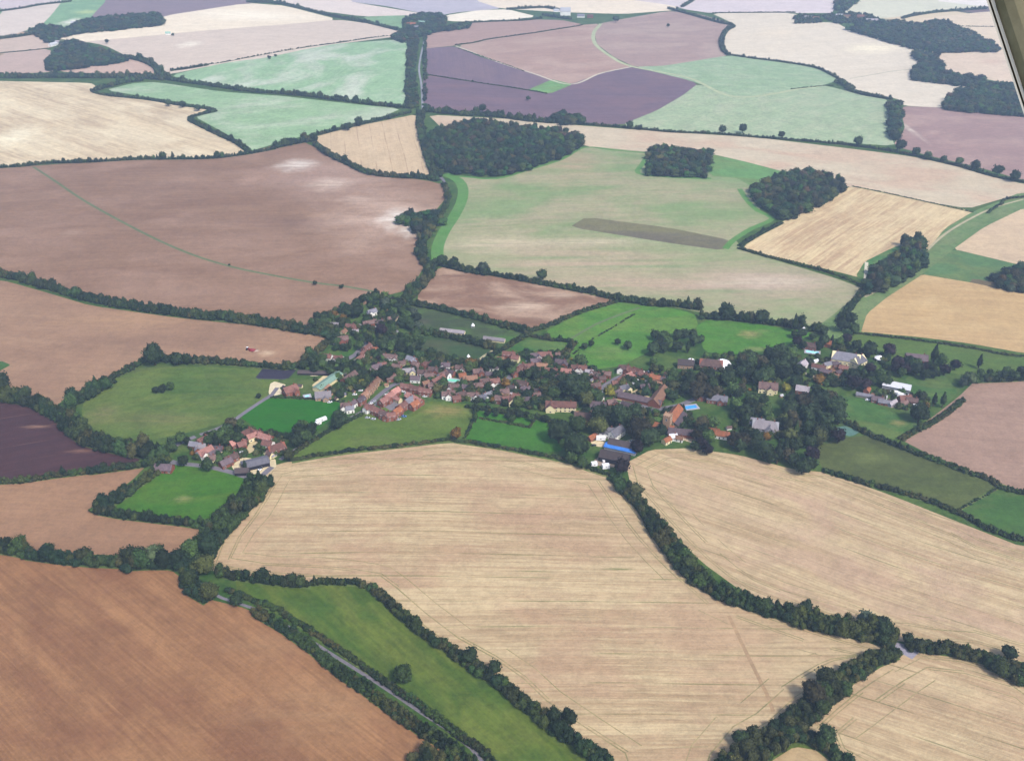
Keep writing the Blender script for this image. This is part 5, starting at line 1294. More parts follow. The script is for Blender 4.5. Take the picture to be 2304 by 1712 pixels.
grp("in the new brick courtyard", [(888, 882, 55, 13, 9, 5.2, 'pink', 'brick', dict(wing=None)), (874, 893, 55, 13, 9, 5.2, 'pink', 'brick', dict(wing=(-3, 2, 5, 4.6))), (862, 903, 55, 11, 9, 5.0, 'pink', 'brick', dict(wing=None)), (895, 898, -40, 9, 6, 3.6, 'pink', 'cream', dict(wing=None)),
  (915, 871, -14, 15, 8, 5, 'red', 'brick', dict(wing=None)), (936, 876, -14, 15, 8, 5, 'red', 'brick', dict(wing=None)), (957, 881, -14, 15, 8, 5, 'red', 'brick', dict(wing=None)),
  (925, 893, -40, 13, 9, 5, 'pink', 'brick', dict(wing=None)), (940, 901, -40, 13, 9, 5, 'pink', 'brick', dict(wing=None)), (920, 902, 55, 13, 9, 5, 'grey', 'brick', dict(wing=None)), (931, 911, 55, 12, 9, 5, 'orange', 'brick', dict(wing=None)), (904, 915, 55, 14, 9, 5, 'red', 'brick', dict(wing=None)), (893, 926, 55, 12, 9, 5, 'orange', 'brick', dict(wing=None)),
  (833, 918, -30, 13, 9, 5, 'red', 'white', dict(wing=(-2, 2, 5, 4.6))), (850, 925, -30, 14, 9, 5, 'red', 'brick', dict(wing=None)), (867, 933, -20, 13, 9, 5, 'brown', 'brick', dict(wing=(2, 2, 5, 4.6))), (880, 936, 20, 10, 8, 5, 'red', 'brick', dict(wing=None))])
grp("left of the swimming pool cottage", [(985, 855, 50, 20, 9, 4.8, 'red', 'brick', dict(wing=None)), (996, 843, 45, 13, 8, 4.4, 'brown', 'brick')])
grp("in the middle of the village", [(1012, 838, -30, 13, 8, 4.4, 'purple', 'brick'), (1040, 845, 20, 9, 7, 3.6, 'orange', 'tan'), (1058, 852, 10, 17, 9, 4.4, 'tan', 'brick'), (1090, 859, 15, 12, 9, 4.8, 'brown', 'brick', dict(wing=(-2, 3, 5, 4.4))), (1113, 859, 15, 12, 9, 4.8, 'red', 'brick', dict(wing=(-3, 3, 5, 4.4))),
  (1022, 871, -10, 13, 9, 4.4, 'brown', 'brick'), (1107, 842, -10, 15, 7, 3.4, 'purple', 'brick')])
grp("in the row above the bright paddocks", [(1004, 888, 0, 10, 8, 4.8, 'brown', 'white'), (1015, 884, -10, 9, 8, 4.6, 'brown', 'brick'), (1036, 889, 30, 13, 9, 4.6, 'brown', 'brick'), (1027, 896, 20, 10, 7, 4, 'red', 'brick'), (1064, 890, 0, 14, 8, 4.8, 'brown', 'white', dict(wing=(3, 2, 5, 4.6))), (1101, 888, 35, 18, 8, 4.8, 'grey', 'white', dict(wing=(-6, 3, 5, 4.4), chim=2)), (1084, 894, 10, 8, 6, 4.4, 'grey', 'white'),
  (1125, 898, -20, 12, 9, 4.8, 'brown', 'brick'), (1141, 899, 15, 13, 10, 4.8, 'red', 'brick', dict(wing=(3, 3, 6, 4.6))), (1162, 892, -20, 9, 7, 4.2, 'red', 'brick'), (1188, 900, 8, 17, 9, 4.4, 'purple', 'brick', dict(wing=(5, 2, 5, 4))), (1175, 905, 20, 8, 6, 3.6, 'grey', 'brick')])
grp("between the golden and great green trees", [(1175, 864, -25, 14, 9, 4.8, 'brown', 'brick'), (1182, 876, 10, 11, 8, 4.4, 'purple', 'white'), (1231, 872, 50, 14, 8, 4.4, 'pale', 'brick'), (1210, 880, 0, 8, 6, 4, 'dark', 'brick')])
grp("at the top of the village street", [(1145, 798, -10, 16, 9, 4.8, 'red', 'brick'), (1160, 806, -20, 10, 8, 4.6, 'red', 'brick'), (1126, 808, 0, 9, 7, 3.4, 'tan', 'cream'), (1108, 824, -15, 16, 9, 3.8, 'purple', 'brick')])
grp("right of the village street", [(1172, 827, 55, 12, 8, 4.8, 'red', 'brick'), (1190, 825, 20, 12, 8, 4.8, 'red', 'brick'), (1205, 813, 10, 13, 8, 4.6, 'purple', 'brick'), (1204, 801, 10, 12, 8, 4.6, 'purple', 'brick'), (1225, 799, 5, 17, 9, 4.8, 'red', 'brick'), (1220, 823, -10, 14, 7, 4, 'tan', 'tan'), (1262, 816, -10, 14, 9, 4.8, 'purple', 'brick'), (1255, 799, 0, 6, 5, 4.4, 'brown', 'white')])
grp("in the row below the bright pasture", [(1240, 835, -12, 16, 8, 4.6, 'red', 'brick'), (1274, 836, -12, 13, 8, 4.6, 'pink', 'brick'), (1294, 828, -5, 10, 8, 4.6, 'red', 'brick'), (1312, 829, -5, 10, 8, 4.6, 'red', 'white'), (1326, 838, -10, 10, 8, 4.2, 'pale', 'brick'), (1340, 843, -30, 13, 8, 4.4, 'brown', 'brick'), (1355, 852, 10, 8, 7, 4, 'brown', 'brick')])
grp("behind the swimming pool cottage", [(975, 832, -10, 12, 8, 4.2, 'brown', 'brick'), (1003, 822, 0, 11, 8, 4, 'purple', 'brick'), (1035, 828, -10, 11, 8, 4, 'brown', 'brick'), (1075, 836, 10, 12, 8, 4.2, 'brown', 'brick'), (1076, 868, 20, 12, 8, 4.4, 'brown', 'brick'), (1050, 872, -10, 11, 8, 4.2, 'purple', 'brick'), (1135, 882, 10, 11, 8, 4.4, 'brown', 'brick'), (1150, 872, -20, 11, 7, 4.2, 'dark', 'brick'), (1205, 890, 10, 12, 8, 4.2, 'brown', 'brick'), (1222, 846, 0, 12, 8, 4.2, 'brown', 'brick'), (1160, 836, 30, 11, 8, 4.2, 'red', 'brick'), (1250, 850, 10, 11, 8, 4.2, 'purple', 'brick')])
grp("in the gardens west of the church", [(1375, 905, 20, 11, 8, 4.2, 'brown', 'brick'), (1340, 868, 20, 12, 8, 4.2, 'brown', 'brick'), (1365, 842, -10, 11, 8, 4.2, 'brown', 'brick'), (1450, 870, 15, 11, 7, 3.8, 'purple', 'brick'), (1345, 890, 10, 10, 7, 4, 'purple', 'white')])
grp("in the lane gardens south of the upper paddock", [(860, 822, 10, 11, 8, 4.4, 'red', 'brick'), (893, 826, -20, 12, 8, 4.4, 'brown', 'brick'), (905, 818, 20, 10, 7, 4, 'brown', 'brick'), (880, 850, 20, 12, 8, 4.2, 'brown', 'brick'), (935, 852, -10, 12, 8, 4.2, 'purple', 'brick'), (965, 846, 10, 11, 8, 4.2, 'brown', 'brick'), (975, 868, -5, 11, 8, 4.2, 'brown', 'brick'), (958, 862, 30, 9, 6, 3.6, 'tan', 'brick')])
house(1262, 912, -4, 27, 8.5, 5.2, 'red', 'cream', "long cream farmhouse with a red roof above the garden", chim=2, wing=(-9, 3, 8, 5), group=None)
grp("by the modern barn conversions", [(1405, 829, -10, 14, 9, 4.8, 'brown', 'brick'), (1420, 834, -30, 12, 9, 4.8, 'red', 'brick'), (1436, 836, -40, 15, 8, 4.8, 'red', 'brick', dict(wing=None)), (1448, 844, -40, 12, 8, 4.6, 'red', 'brick', dict(wing=None)), (1412, 847, 45, 13, 8, 4.8, 'pink', 'brick'), (1395, 856, 50, 14, 9, 4.8, 'red', 'brick'), (1386, 863, 10, 10, 7, 4.4, 'red', 'brick'),
  (1403, 873, 30, 12, 8, 4.4, 'grey', 'brick'), (1390, 882, 40, 11, 6, 3.6, 'purple', 'brick')])
grp("in the orange barns by the white van", [(1474, 850, -20, 13, 8, 4, 'orange', 'brick', dict(wing=None)), (1462, 846, 20, 9, 7, 3.6, 'tan', 'brick', dict(wing=None)), (1489, 853, -10, 9, 7, 3.6, 'purple', 'grey', dict(wing=None)), (1480, 862, -30, 13, 6, 3, 'tan', 'tan', dict(wing=None))])
house(1440, 897, -24, 40, 7.5, 3.2, 'purple', 'brick', "long low tiled barn along the gravel drive", "barn", "barn", **b1)
house(1482, 890, 64, 30, 10, 4.2, 'tan', 'brick', "tall orange brown barn set at an angle to the low one", "barn", "barn", **b1)
house(1346, 912, -8, 14, 8, 4.6, 'purple', 'white', "grey roofed house with a white gable behind the olive tree", wing=(4, 2.5, 5, 4.6), hip=0)
house(1415, 915, -35, 14, 9, 4.6, 'purple', 'brick', "mauve roofed house beneath the main street bend", wing=None)
house(1313, 938, -8, 16, 10, 4.8, 'brown', 'brick', "brown tiled cottage hemmed in by dark round trees", wing=None)
house(1363, 970, -12, 15, 9, 5.0, 'grey', 'white', "grey roofed white farmhouse, left wing, by the gravel yard", wing=None, hip=0)
house(1386, 972, 50, 15, 9, 5.0, 'grey', 'white', "grey roofed white farmhouse wing with a bright end wall", wing=None)
house(1340, 978, 45, 18, 5, 2.6, 'orange', 'brick', "long lean orange tiled shed left of the white farmhouse", "shed", "shed", **b1)
house(1399, 999, -22, 22, 9, 3.6, 'dark', 'grey', "dark roofed barn right behind the bright blue roof", "barn", "barn", **b1)
house(1397, 1008, -22, 27, 8, 2.8, 'blue', 'grey', "long open barn with a bright blue roof", "barn", "barn", chim=0, wins=False, pitch=.3)
house(1383, 1026, -20, 24, 12, 4.6, 'dark', 'dark', "black boarded barn below the blue roof", "barn", "barn", chim=0, wins=False, pitch=.6)
house(1488, 958, -22, 22, 6, 2.8, 'orange', 'brick', "long orange tiled outbuilding below the church", "barn", "barn", **b1)
house(1538, 972, -10, 26, 8, 3.2, 'purple', 'brick', "long grey brown roofed barn right of the orange outbuilding", "barn", "barn", **b1)
grp("at the lane end below the church", [(1500, 990, 40, 10, 7, 3.6, 'orange', 'cream', dict(wing=None)), (1514, 982, 10, 9, 7, 4, 'white', 'white', dict(wing=None)), (1528, 986, -20, 9, 6, 3.4, 'tan', 'white', dict(wing=None))])
house(1597, 969, -16, 16, 7, 3.4, 'orange', 'white', "white cottage with an orange roof, nearer the church", "cottage", "cottage", wing=None)
house(1620, 976, -16, 17, 7, 3.4, 'orange', 'white', "white cottage with an orange roof, beside the dark wood", "cottage", "cottage", wing=None)
house(1590, 890, -18, 20, 8, 4.0, 'purple', 'brick', "long mauve roofed house above the church pool", wing=(-5, 2, 5, 4))
house(1614, 897, -14, 18, 8, 4.0, 'grey', 'brick', "grey roofed house joined right of the mauve roofed one", wing=(3, 2, 5, 4))
house(1543, 817, -8, 15, 9, 4.2, 'dark', 'tan', "dark brown roofed house beside the small white dome", wing=None)
house(1600, 818, -12, 22, 11, 4.6, 'brown', 'brick', "big brown hipped house beside the large white dome", wing=None, hip=.7)
house(1728, 870, -10, 17, 10, 5, 'brown', 'cream', "cream house with twin gables and a brown roof in the park", wing=(2, 3, 6, 5), chim=2)
house(1722, 957, -14, 22, 12, 5, 'pale', 'grey', "pale grey roofed mansion deep in the park trees", wing=(4, 3, 8, 5), chim=2, hip=.5)
house(1700, 949, -14, 14, 9, 4.4, 'grey', 'grey', "grey roofed service wing left of the park mansion", wing=None)
house(1805, 820, 50, 10, 8, 4.4, 'pale', 'white', "small white cottage at the head of the gravel drive", "cottage", "cottage", wing=None)
house(1822, 778, -25, 13, 7, 4.2, 'brown', 'brick', "brown roofed house behind the blue pool in the trees", wing=None)
house(1860, 772, -25, 9, 6, 4.0, 'orange', 'brick', "small orange roofed house in the belt right of the cricket field", "cottage", "cottage", wing=None)
house(1806, 876, -20, 12, 8, 4.2, 'pale', 'brick', "pale roofed house half hidden in the tall park trees", wing=None)
house(1903, 806, -20, 26, 13, 7, 'grey', 'cream', "large cream mansion with a grey slate roof", "mansion", "mansion", wing=None, chim=2, hip=.6, group=None)
house(1930, 813, 40, 15, 11, 6.6, 'grey', 'cream', "right hand wing of the large cream mansion", "mansion", "mansion", wing=None, chim=1, hip=.5)
grp("in the converted stable range below the mansion", [(1842, 826, -25, 17, 7, 4, 'red', 'brick', dict(wing=None)), (1862, 820, 25, 13, 7, 4, 'grey', 'brick', dict(wing=None)), (1880, 818, 20, 11, 7, 3.6, 'purple', 'brick', dict(wing=None)), (1858, 836, -30, 14, 7, 3.6, 'purple', 'brick', dict(wing=None)), (1876, 846, -30, 12, 7, 3.6, 'tan', 'brick', dict(wing=None)), (1898, 828, -25, 11, 7, 3.6, 'red', 'brick', dict(wing=None)), (1885, 838, 40, 10, 6, 3.4, 'purple', 'brick', dict(wing=None))])
house(2062, 805, -12, 20, 10, 4.2, 'purple', 'brick', "lone grey purple roof at the pasture edge behind trees", wing=None)
house(2018, 868, -25, 24, 11, 4.6, 'white', 'grey', "pale metal barn with a dark end wall", "barn", "barn", chim=0, wins=False, pitch=.5)
house(1951, 878, 60, 8, 5, 3.6, 'orange', 'brick', "tiny cottage with a vivid orange gable roof", "cottage", "cottage", wing=None)
grp("in the low farmyard range by the paddock", [(1945, 889, -22, 19, 5, 2.6, 'grey', 'stone', b1), (1975, 898, -20, 14, 8, 3.4, 'purple', 'brick', dict(wing=None)), (1990, 904, -20, 14, 7, 3, 'grey', 'brick', dict(wing=None)), (2008, 906, 40, 14, 5, 2.6, 'pale', 'grey', b1), (2036, 896, 10, 15, 9, 3.8, 'red', 'brick', dict(wing=None)), (2052, 901, -20, 13, 8, 3.8, 'brown', 'brick', dict(wing=None)), (2033, 907, 20, 10, 7, 3.2, 'brown', 'tan', dict(wing=None))])
grp("in the barn group above the gravel farmyard", [(555, 974, 50, 13, 9, 4.6, 'red', 'brick'), (566, 982, 40, 11, 8, 4.4, 'pink', 'brick'), (579, 975, -20, 12, 8, 4.6, 'red', 'brick'), (597, 984, -25, 17, 9, 4.8, 'pink', 'brick'), (603, 998, -20, 12, 9, 4.4, 'red', 'brick'), (531, 994, 50, 16, 9, 4.6, 'pink', 'brick'), (543, 1000, 40, 9, 8, 4.2, 'red', 'brick')])
grp("right of the brick barn group", [(622, 1008, 35, 19, 12, 5, 'red', 'brick', dict(hip=.6, wing=None)), (606, 1017, 60, 11, 7, 4, 'brown', 'brick')])
grp("west of the gravel farmyard", [(456, 990, 50, 13, 8, 4.4, 'red', 'brick'), (441, 1001, -15, 14, 8, 4.2, 'grey', 'brick', dict(wing=None)), (452, 1006, 20, 10, 7, 4, 'pale', 'brick'), (461, 1016, 50, 17, 10, 4.6, 'pink', 'brick', dict(wing=(-3, 2, 6, 4))), (482, 1020, 50, 13, 8, 4.6, 'purple', 'brick'), (473, 1033, 30, 12, 8, 4.2, 'brown', 'brick'), (490, 1009, 0, 11, 7, 3.6, 'purple', 'brick'), (519, 1030, 45, 15, 9, 3.8, 'brown', 'brick', dict(wing=None)), (508, 1040, 45, 13, 9, 3.8, 'purple', 'brick', dict(wing=None))])
house(574, 1041, 25, 21, 11, 3.6, 'grey', 'dark', "low grey roofed building in the middle of the gravel farmyard", "barn", "barn", chim=0, wins=False, pitch=.3)
house(369, 1051, -5, 14, 8, 3.2, 'purple', 'brick', "cricket pavilion with a mauve roof", "pavilion", "pavilion", chim=0, wing=None)
house(384, 1052, 0, 4, 3, 2.4, 'pale', 'white', "little white shed beside the cricket pavilion", "shed", "shed", **b1)
house(545, 1059, 5, 11, 6, 3.2, 'dark', 'dark', "dark open shed on the lower edge of the gravel farmyard", "shed", "shed", **b1)
# huts and greenhouses
house(1018, 745, -14, 26, 5, 2.2, 'pale', 'cream', "long low grey hut, left of the two in the weedy field", "hut", "hut", **b1)
house(1112, 763, -14, 22, 5, 2.2, 'pale', 'cream', "long low grey hut, right of the two in the weedy field", "hut", "hut", **b1)
# far farms
house(926, 56, -8, 24, 13, 5, 'orange', 'brick', "far farm building with an orange roof beside the straight lane", "barn", "barn", **b1)
house(952, 52, -20, 26, 12, 5, 'green', 'white', "far farm barn with a pale roof beside the straight lane", "barn", "barn", **b1)
house(940, 62, 10, 18, 10, 5, 'grey', 'brick', "far grey farm shed in front of the pale barn", "barn", "barn", **b1)
house(1272, 26, 0, 28, 22, 11, 'white', 'white', "bright white tall far farm shed near the top edge", "barn", "barn", **b1)
house(1252, 24, 0, 16, 10, 4, 'white', 'white', "low white annex left of the tall far shed", "barn", "barn", **b1)
house(1307, 36, -8, 20, 11, 4.5, 'grey', 'white', "far grey roofed house right of the tall white shed", "house", "house", **b1)
house(1328, 37, -8, 16, 10, 4.5, 'red', 'brick', "far red roofed farmhouse right of the grey roofed one", "house", "house", **b1)
house(1818, 40, -5, 18, 10, 5, 'pale', 'cream', "pale far hamlet house, leftmost", "house", "house", **b1)
house(1836, 42, -5, 16, 10, 5, 'tan', 'cream', "tan roofed far hamlet house, second from the left", "house", "house", **b1)
house(1888, 36, -5, 18, 10, 5, 'white', 'cream', "pale roofed far hamlet house in the middle of the trees", "house", "house", **b1)
house(1905, 38, -5, 16, 10, 5, 'tan', 'cream', "tan roofed far hamlet house in the middle of the trees", "house", "house", **b1)
house(1936, 38, -5, 18, 10, 6, 'red', 'brick', "red roofed far hamlet house nearest the big wood", "house", "house", **b1)
house(1962, 46, -5, 30, 10, 4, 'pale', 'grey', "long pale far hamlet barn nearest the big wood", "barn", "barn", **b1)
house(119, 100, 70, 22, 9, 4, 'white', 'white', "white farm shed at the tip of the far left wood", "barn", "barn", **b1)
house(127, 95, 0, 14, 8, 4, 'pale', 'white', "pale farm shed tucked in the far left wood", "barn", "barn", **b1)
house(170, 52, 10, 22, 9, 4, 'white', 'white', "white shed below the chalk scar of the far meadow", "barn", "barn", **b1)
house(378, 75, 5, 12, 8, 3.5, 'green', 'white', "small far shelter in the middle of the stubble", "shed", "shed", **b1)
house(2095, 57, -6, 24, 10, 4, 'pink', 'brick', "far pinkish roof poking out of the top right wood", "house", "house", **b1)

SHED = [(770, 725), (812, 733), (848, 738), (892, 744), (722, 752), (755, 775), (835, 806), (860, 793), (905, 800), (912, 845), (870, 866), (789, 862), (781, 875), (796, 880), (773, 888), (767, 872), (803, 858), (745, 885), (757, 897), (862, 842), (985, 828), (1018, 828), (1067, 843), (1082, 872), (1045, 858), (1128, 870), (1149, 886), (1108, 878), (1168, 880), (1196, 884), (1215, 868), (1195, 838), (1240, 822), (1212, 834), (1284, 840), (1302, 838), (1330, 856), (1357, 882), (1424, 864), (1452, 858), (1500, 842), (1465, 872), (1400, 862), (1330, 925), (1300, 928), (1452, 942), (1470, 925), (1556, 975), (1640, 962), (1758, 890), (1790, 868), (1835, 812), (1965, 888), (1990, 893), (2060, 912), (445, 1024), (500, 1018), (545, 1018), (616, 1025), (640, 872), (676, 868)]
SHED.sort()
for i_, (a_, b_) in enumerate(SHED):
    rt = BR.choice(['pale', 'white', 'tan', 'grey', 'dark', 'brown'])
    k_ = i_ // 15; o_ = i_ % 15
    house(a_, b_, BR.uniform(-60, 60), BR.uniform(3.5, 6.5), BR.uniform(2.6, 4), 2.2, rt, BR.choice(['white', 'cream', 'tan', 'grey']), "small %s-roofed garden shed, %s from left in the %s village gardens" % (rt, ORD[o_], ["far west", "west", "middle", "church side", "east"][k_]), "garden shed", "garden_shed", group="garden sheds about the village", chim=0, wins=False, wing=None)

# ------------------------------------------------------------------ the church
def church():
    x, y, z = U(1515, 935, 5)
    e = empty("church", (x, y, z - .5), R(62)); tag(e, "stone church with an orange nave roof and square tower", "church")
    g = Geo().add(walls_geo(24, 9, 6.5, 4.6)); g.add(walls_geo(22, 5, 3.4, .2), 0, (0, -6.6, 0)); g.add(box_geo(8, 13, -3, 3, -1, 4.5), off=(3, 0, 0))
    g.obj("nave_wall", [WM['stone']], e)
    r = Geo().add(roof_geo(24, 9, 6.5, 4.6)); r.add(roof_geo(6, 6.4, 4.5, 3), off=(13.5, 0, 0)); r.obj("nave_roof", [RM['orange']], e)
    a = Geo().add(([(-11.4, -9.5, 3.2), (11.4, -9.5, 3.2), (11.4, -4.3, 5.8), (-11.4, -4.3, 5.8), (-11.4, -9.5, 3.45), (11.4, -9.5, 3.45), (11.4, -4.3, 6.05), (-11.4, -4.3, 6.05)], box_geo(0, 1, 0, 1, 0, 1)[1]))
    a.obj("aisle_roof", [RM['purple']], e)
    t = Geo().add(box_geo(-3.2, 3.2, -3.2, 3.2, -1, 14.5))
    for i in range(4):
        for s_ in (-1, 1):
            q = -2.7 + i * 1.8
            t.add(box_geo(q - .45, q + .45, s_ * 3.2 - .25, s_ * 3.2 + .25, 14.5, 15.5)); t.add(box_geo(s_ * 3.2 - .25, s_ * 3.2 + .25, q - .4, q + .4, 14.503, 15.45))
    tw = t.obj("tower", [WM['tan']], e); tw.location = (-15.3, 0, 0)
    for rz in range(4):
        w = link_mesh("belfry_window", window_mesh(1.4, 2.4), e); an = rz * math.pi / 2
        w.location = (-15.3 + 3.2 * math.sin(an), -3.2 * math.cos(an), 10); w.rotation_euler = (0, 0, an)
    for k in range(4):
        w = link_mesh("window", window_mesh(1.2, 2.0), e); w.location = (-8 + k * 5.2, -9.1, 1.0)
        w = link_mesh("window", window_mesh(1.2, 2.0), e); w.location = (-8 + k * 5.2, 4.5, 2.6); w.rotation_euler = (0, 0, math.pi)
    FOOT.append((x, y, 20))
church()

# ------------------------------------------------------------------ domes, pools, marquee, glass
PAINTW = plain_mat("dome_white", (246, 246, 250), .8, .5, .03)
def dome(px, py, r, hgt, label, cat="dome", name="dome"):
    x, y, z = U(px, py, hgt * .5)
    vs, fs = [], []
    n, m = 28, 9
    for j in range(m):
        a = j / (m - 1) * math.pi / 2
        for i in range(n):
            t = 2 * math.pi * i / n; rib = 1 - (.025 if i % 2 else 0)
            vs.append((r * math.cos(a) ** .8 * rib * math.cos(t), r * math.cos(a) ** .8 * rib * math.sin(t), hgt * math.sin(a)))
    for j in range(m - 1):
        for i in range(n): fs.append((j * n + i, j * n + (i + 1) % n, (j + 1) * n + (i + 1) % n, (j + 1) * n + i))
    e = empty(name, (x, y, z)); tag(e, label, cat)
    mesh_obj("canopy", vs, fs, PAINTW, e, smooth=True)
    Geo().add(box_geo(-.9, .9, -r - .35, -r + .6, 0, 2.2)).obj("door", [DOORM], e)
    sk = Geo()
    for i in range(n):
        t = 2 * math.pi * i / n; sk.add(box_geo(-.45 * r / 4, .45 * r / 4, -.12, .12, -.8, .35), t + math.pi / 2, (r * 1.0 * math.cos(t), r * math.sin(t), 0))
    sk.obj("base_ring", [WM['grey']], e)
    FOOT.append((x, y, r))
dome(1626, 819, 9.5, 7.5, "large bright white dome beside the brown hipped house")
dome(1555, 811, 4.2, 3.6, "small white dome beside the dark brown roofed house")
def marquee(px, py, r, label):
    x, y, z = U(px, py, 2)
    e = empty("marquee", (x, y, z)); tag(e, label, "marquee")
    n = 8; vs = [(0, 0, 5.2)] + [(r * math.cos(2 * math.pi * i / n), r * math.sin(2 * math.pi * i / n), 2.6) for i in range(n)] + [(r * math.cos(2 * math.pi * i / n), r * math.sin(2 * math.pi * i / n), 2.1) for i in range(n)]
    fs = [(0, 1 + i, 1 + (i + 1) % n) for i in range(n)] + [(1 + i, 1 + n + i, 1 + n + (i + 1) % n, 1 + (i + 1) % n) for i in range(n)]
    mesh_obj("canopy", vs, fs, PAINTW, e)
    for i in range(n):
        t = 2 * math.pi * i / n
        q = link_mesh("pole", simple_mesh('pole_m', box_geo(-.08, .08, -.08, .08, -.3, 2.3), FRAMEW), e); q.location = (r * .98 * math.cos(t), r * .98 * math.sin(t), 0)
marquee(1979, 806, 5, "round white marquee on the pasture right of the mansion")
marquee(1808, 741, 2.0, "little white tent at the end of the cricket field")
marquee(1064, 733, 1.9, "little white tent in the weedy hut field")
marquee(1054, 803, 1.8, "little white tent in the rough dark field")
def pool_mat(name, c):
    m, nt, b = newmat(name, .08)
    tc = N(nt, "ShaderNodeTexCoord").outputs["Object"]
    nt.links.new(mixc(nt, maprange(nt, noise(nt, tc, .5, 2), .3, .7), A(c, .8), A(tuple(min(255, v * 1.1) for v in c), .9)), b.inputs["Base Color"])
    b.inputs["Specular IOR Level"].default_value = .4
    bp = N(nt, "ShaderNodeBump"); bp.inputs["Strength"].default_value = .2; nt.links.new(noise(nt, tc, 3, 2), bp.inputs["Height"]); nt.links.new(bp.outputs[0], b.inputs["Normal"])
    return m
POOLB = pool_mat("pool_water", (70, 146, 206)); POOLG = pool_mat("pool_water_green", (110, 190, 166)); POOLP = pool_mat("pool_water_pale", (150, 214, 246))
PAVE = plain_mat("pool_paving", (190, 186, 196), .6, .9, .1)
def pool(px, py, ang, L, W, mat, label):
    x, y, z = U(px, py, .3)
    e = empty("swimming_pool", (x, y, z), R(ang)); tag(e, label, "swimming pool")
    a, b = L / 2, W / 2
    g = Geo()
    for q in ((-a - 1.6, a + 1.6, -b - 1.6, -b), (-a - 1.6, a + 1.6, b, b + 1.6), (-a - 1.6, -a, -b, b), (a, a + 1.6, -b, b)): g.add(box_geo(*q, -.8, .45))
    g.obj("surround", [PAVE], e)
    Geo().add(box_geo(-a, a, -b, b, -.8, .3)).obj("water", [mat], e)
    FOOT.append((x, y, L * 1.6 if L > 8 else L))
pool(1553, 916, 14, 12, 5.5, POOLB, "bright blue swimming pool right of the church")
pool(1828, 792, -18, 12, 5, POOLP, "pale blue covered pool behind the mansion stables")
pool(1019, 856, -10, 12, 5, POOLG, "green swimming pool beside the long red roofed house")
pool(903, 715, 0, 4, 3, POOLB, "small blue pool right of the northern cream house")
pool(691, 891, 20, 4, 3, POOLP, "small pale blue pool beside the pale roofed cottage")

# ------------------------------------------------------------------ vehicles
CARP = {}
TYRE = plain_mat("tyre", (34, 34, 36), .5, .9)
def carmat(c):
    if c not in CARP: CARP[c] = plain_mat("car_paint_%d" % len(CARP), c, .75, .35, .04, spec=.5)
    return CARP[c]
def loft(secs):
    """hull through (x, halfwidth, zlow, zhigh) sections"""
    vs, fs = [], []
    for x, w, a, b in secs: vs += [(x, -w, a), (x, w, a), (x, w * .9, b), (x, -w * .9, b)]
    n = len(secs)
    for i in range(n - 1):
        for k in range(4): fs.append((i * 4 + k, i * 4 + (k + 1) % 4, (i + 1) * 4 + (k + 1) % 4, (i + 1) * 4 + k))
    fs += [(3, 2, 1, 0), tuple((n - 1) * 4 + k for k in range(4))]
    return vs, fs
def wheel_mesh():
    if 'wheel' not in PROTO:
        vs, fs = [], []; n = 12
        for y in (-.11, .11):
            for i in range(n): vs.append((.33 * math.cos(6.2832 * i / n), y, .33 * math.sin(6.2832 * i / n)))
        for i in range(n): fs.append((i, (i + 1) % n, n + (i + 1) % n, n + i))
        fs += [tuple(range(n))[::-1], tuple(range(n, 2 * n))]
        me = bpy.data.meshes.new("wheel"); me.from_pydata(vs, [], fs); me.materials.append(TYRE); PROTO['wheel'] = me
    return PROTO['wheel']
def car(px, py, ang, c, label, van=False, group="cars parked about the village"):
    x, y, z = U(px, py, .8)
    s = 1.25 if van else 1.0
    e = empty("van" if van else "parked_car", (x, y, z + .05), R(ang)); tag(e, label, "van" if van else "car", group)
    if van:
        b = loft([(-2.6, .95, .35, 2.2), (-2.5, 1, .3, 2.35), (1.2, 1, .3, 2.35), (1.9, 1, .3, 1.5), (2.6, .95, .35, 1.15)])
        gl = loft([(1.25, .93, 1.45, 2.2), (1.85, .93, 1.45, 1.56)])
    else:
        b = loft([(-2.1, .8, .4, .95), (-2.0, .86, .3, 1.0), (1.0, .88, .3, 1.0), (1.9, .86, .3, .85), (2.15, .78, .4, .75)])
        gl = loft([(-1.85, .78, 1.0, 1.02), (-1.3, .76, 1.0, 1.42), (.3, .76, 1.0, 1.42), (1.05, .78, 1.0, 1.02)])
    Geo().add(b).obj("body", [carmat(c)], e); Geo().add(gl).obj("cabin", [GLASS if not van else GLASS], e)
    if not van: Geo().add(box_geo(-1.2, .25, -.66, .66, 1.40, 1.46)).obj("roof", [carmat(c)], e)
    for wx in (-1.3, 1.35):
        for wy in (-.85, .85):
            w = link_mesh("wheel", wheel_mesh(), e); w.location = (wx * s, wy, .33)
WH, BL, SIL, RD_, DK = (244, 244, 248), (90, 130, 190), (190, 194, 204), (150, 40, 40), (54, 58, 70)
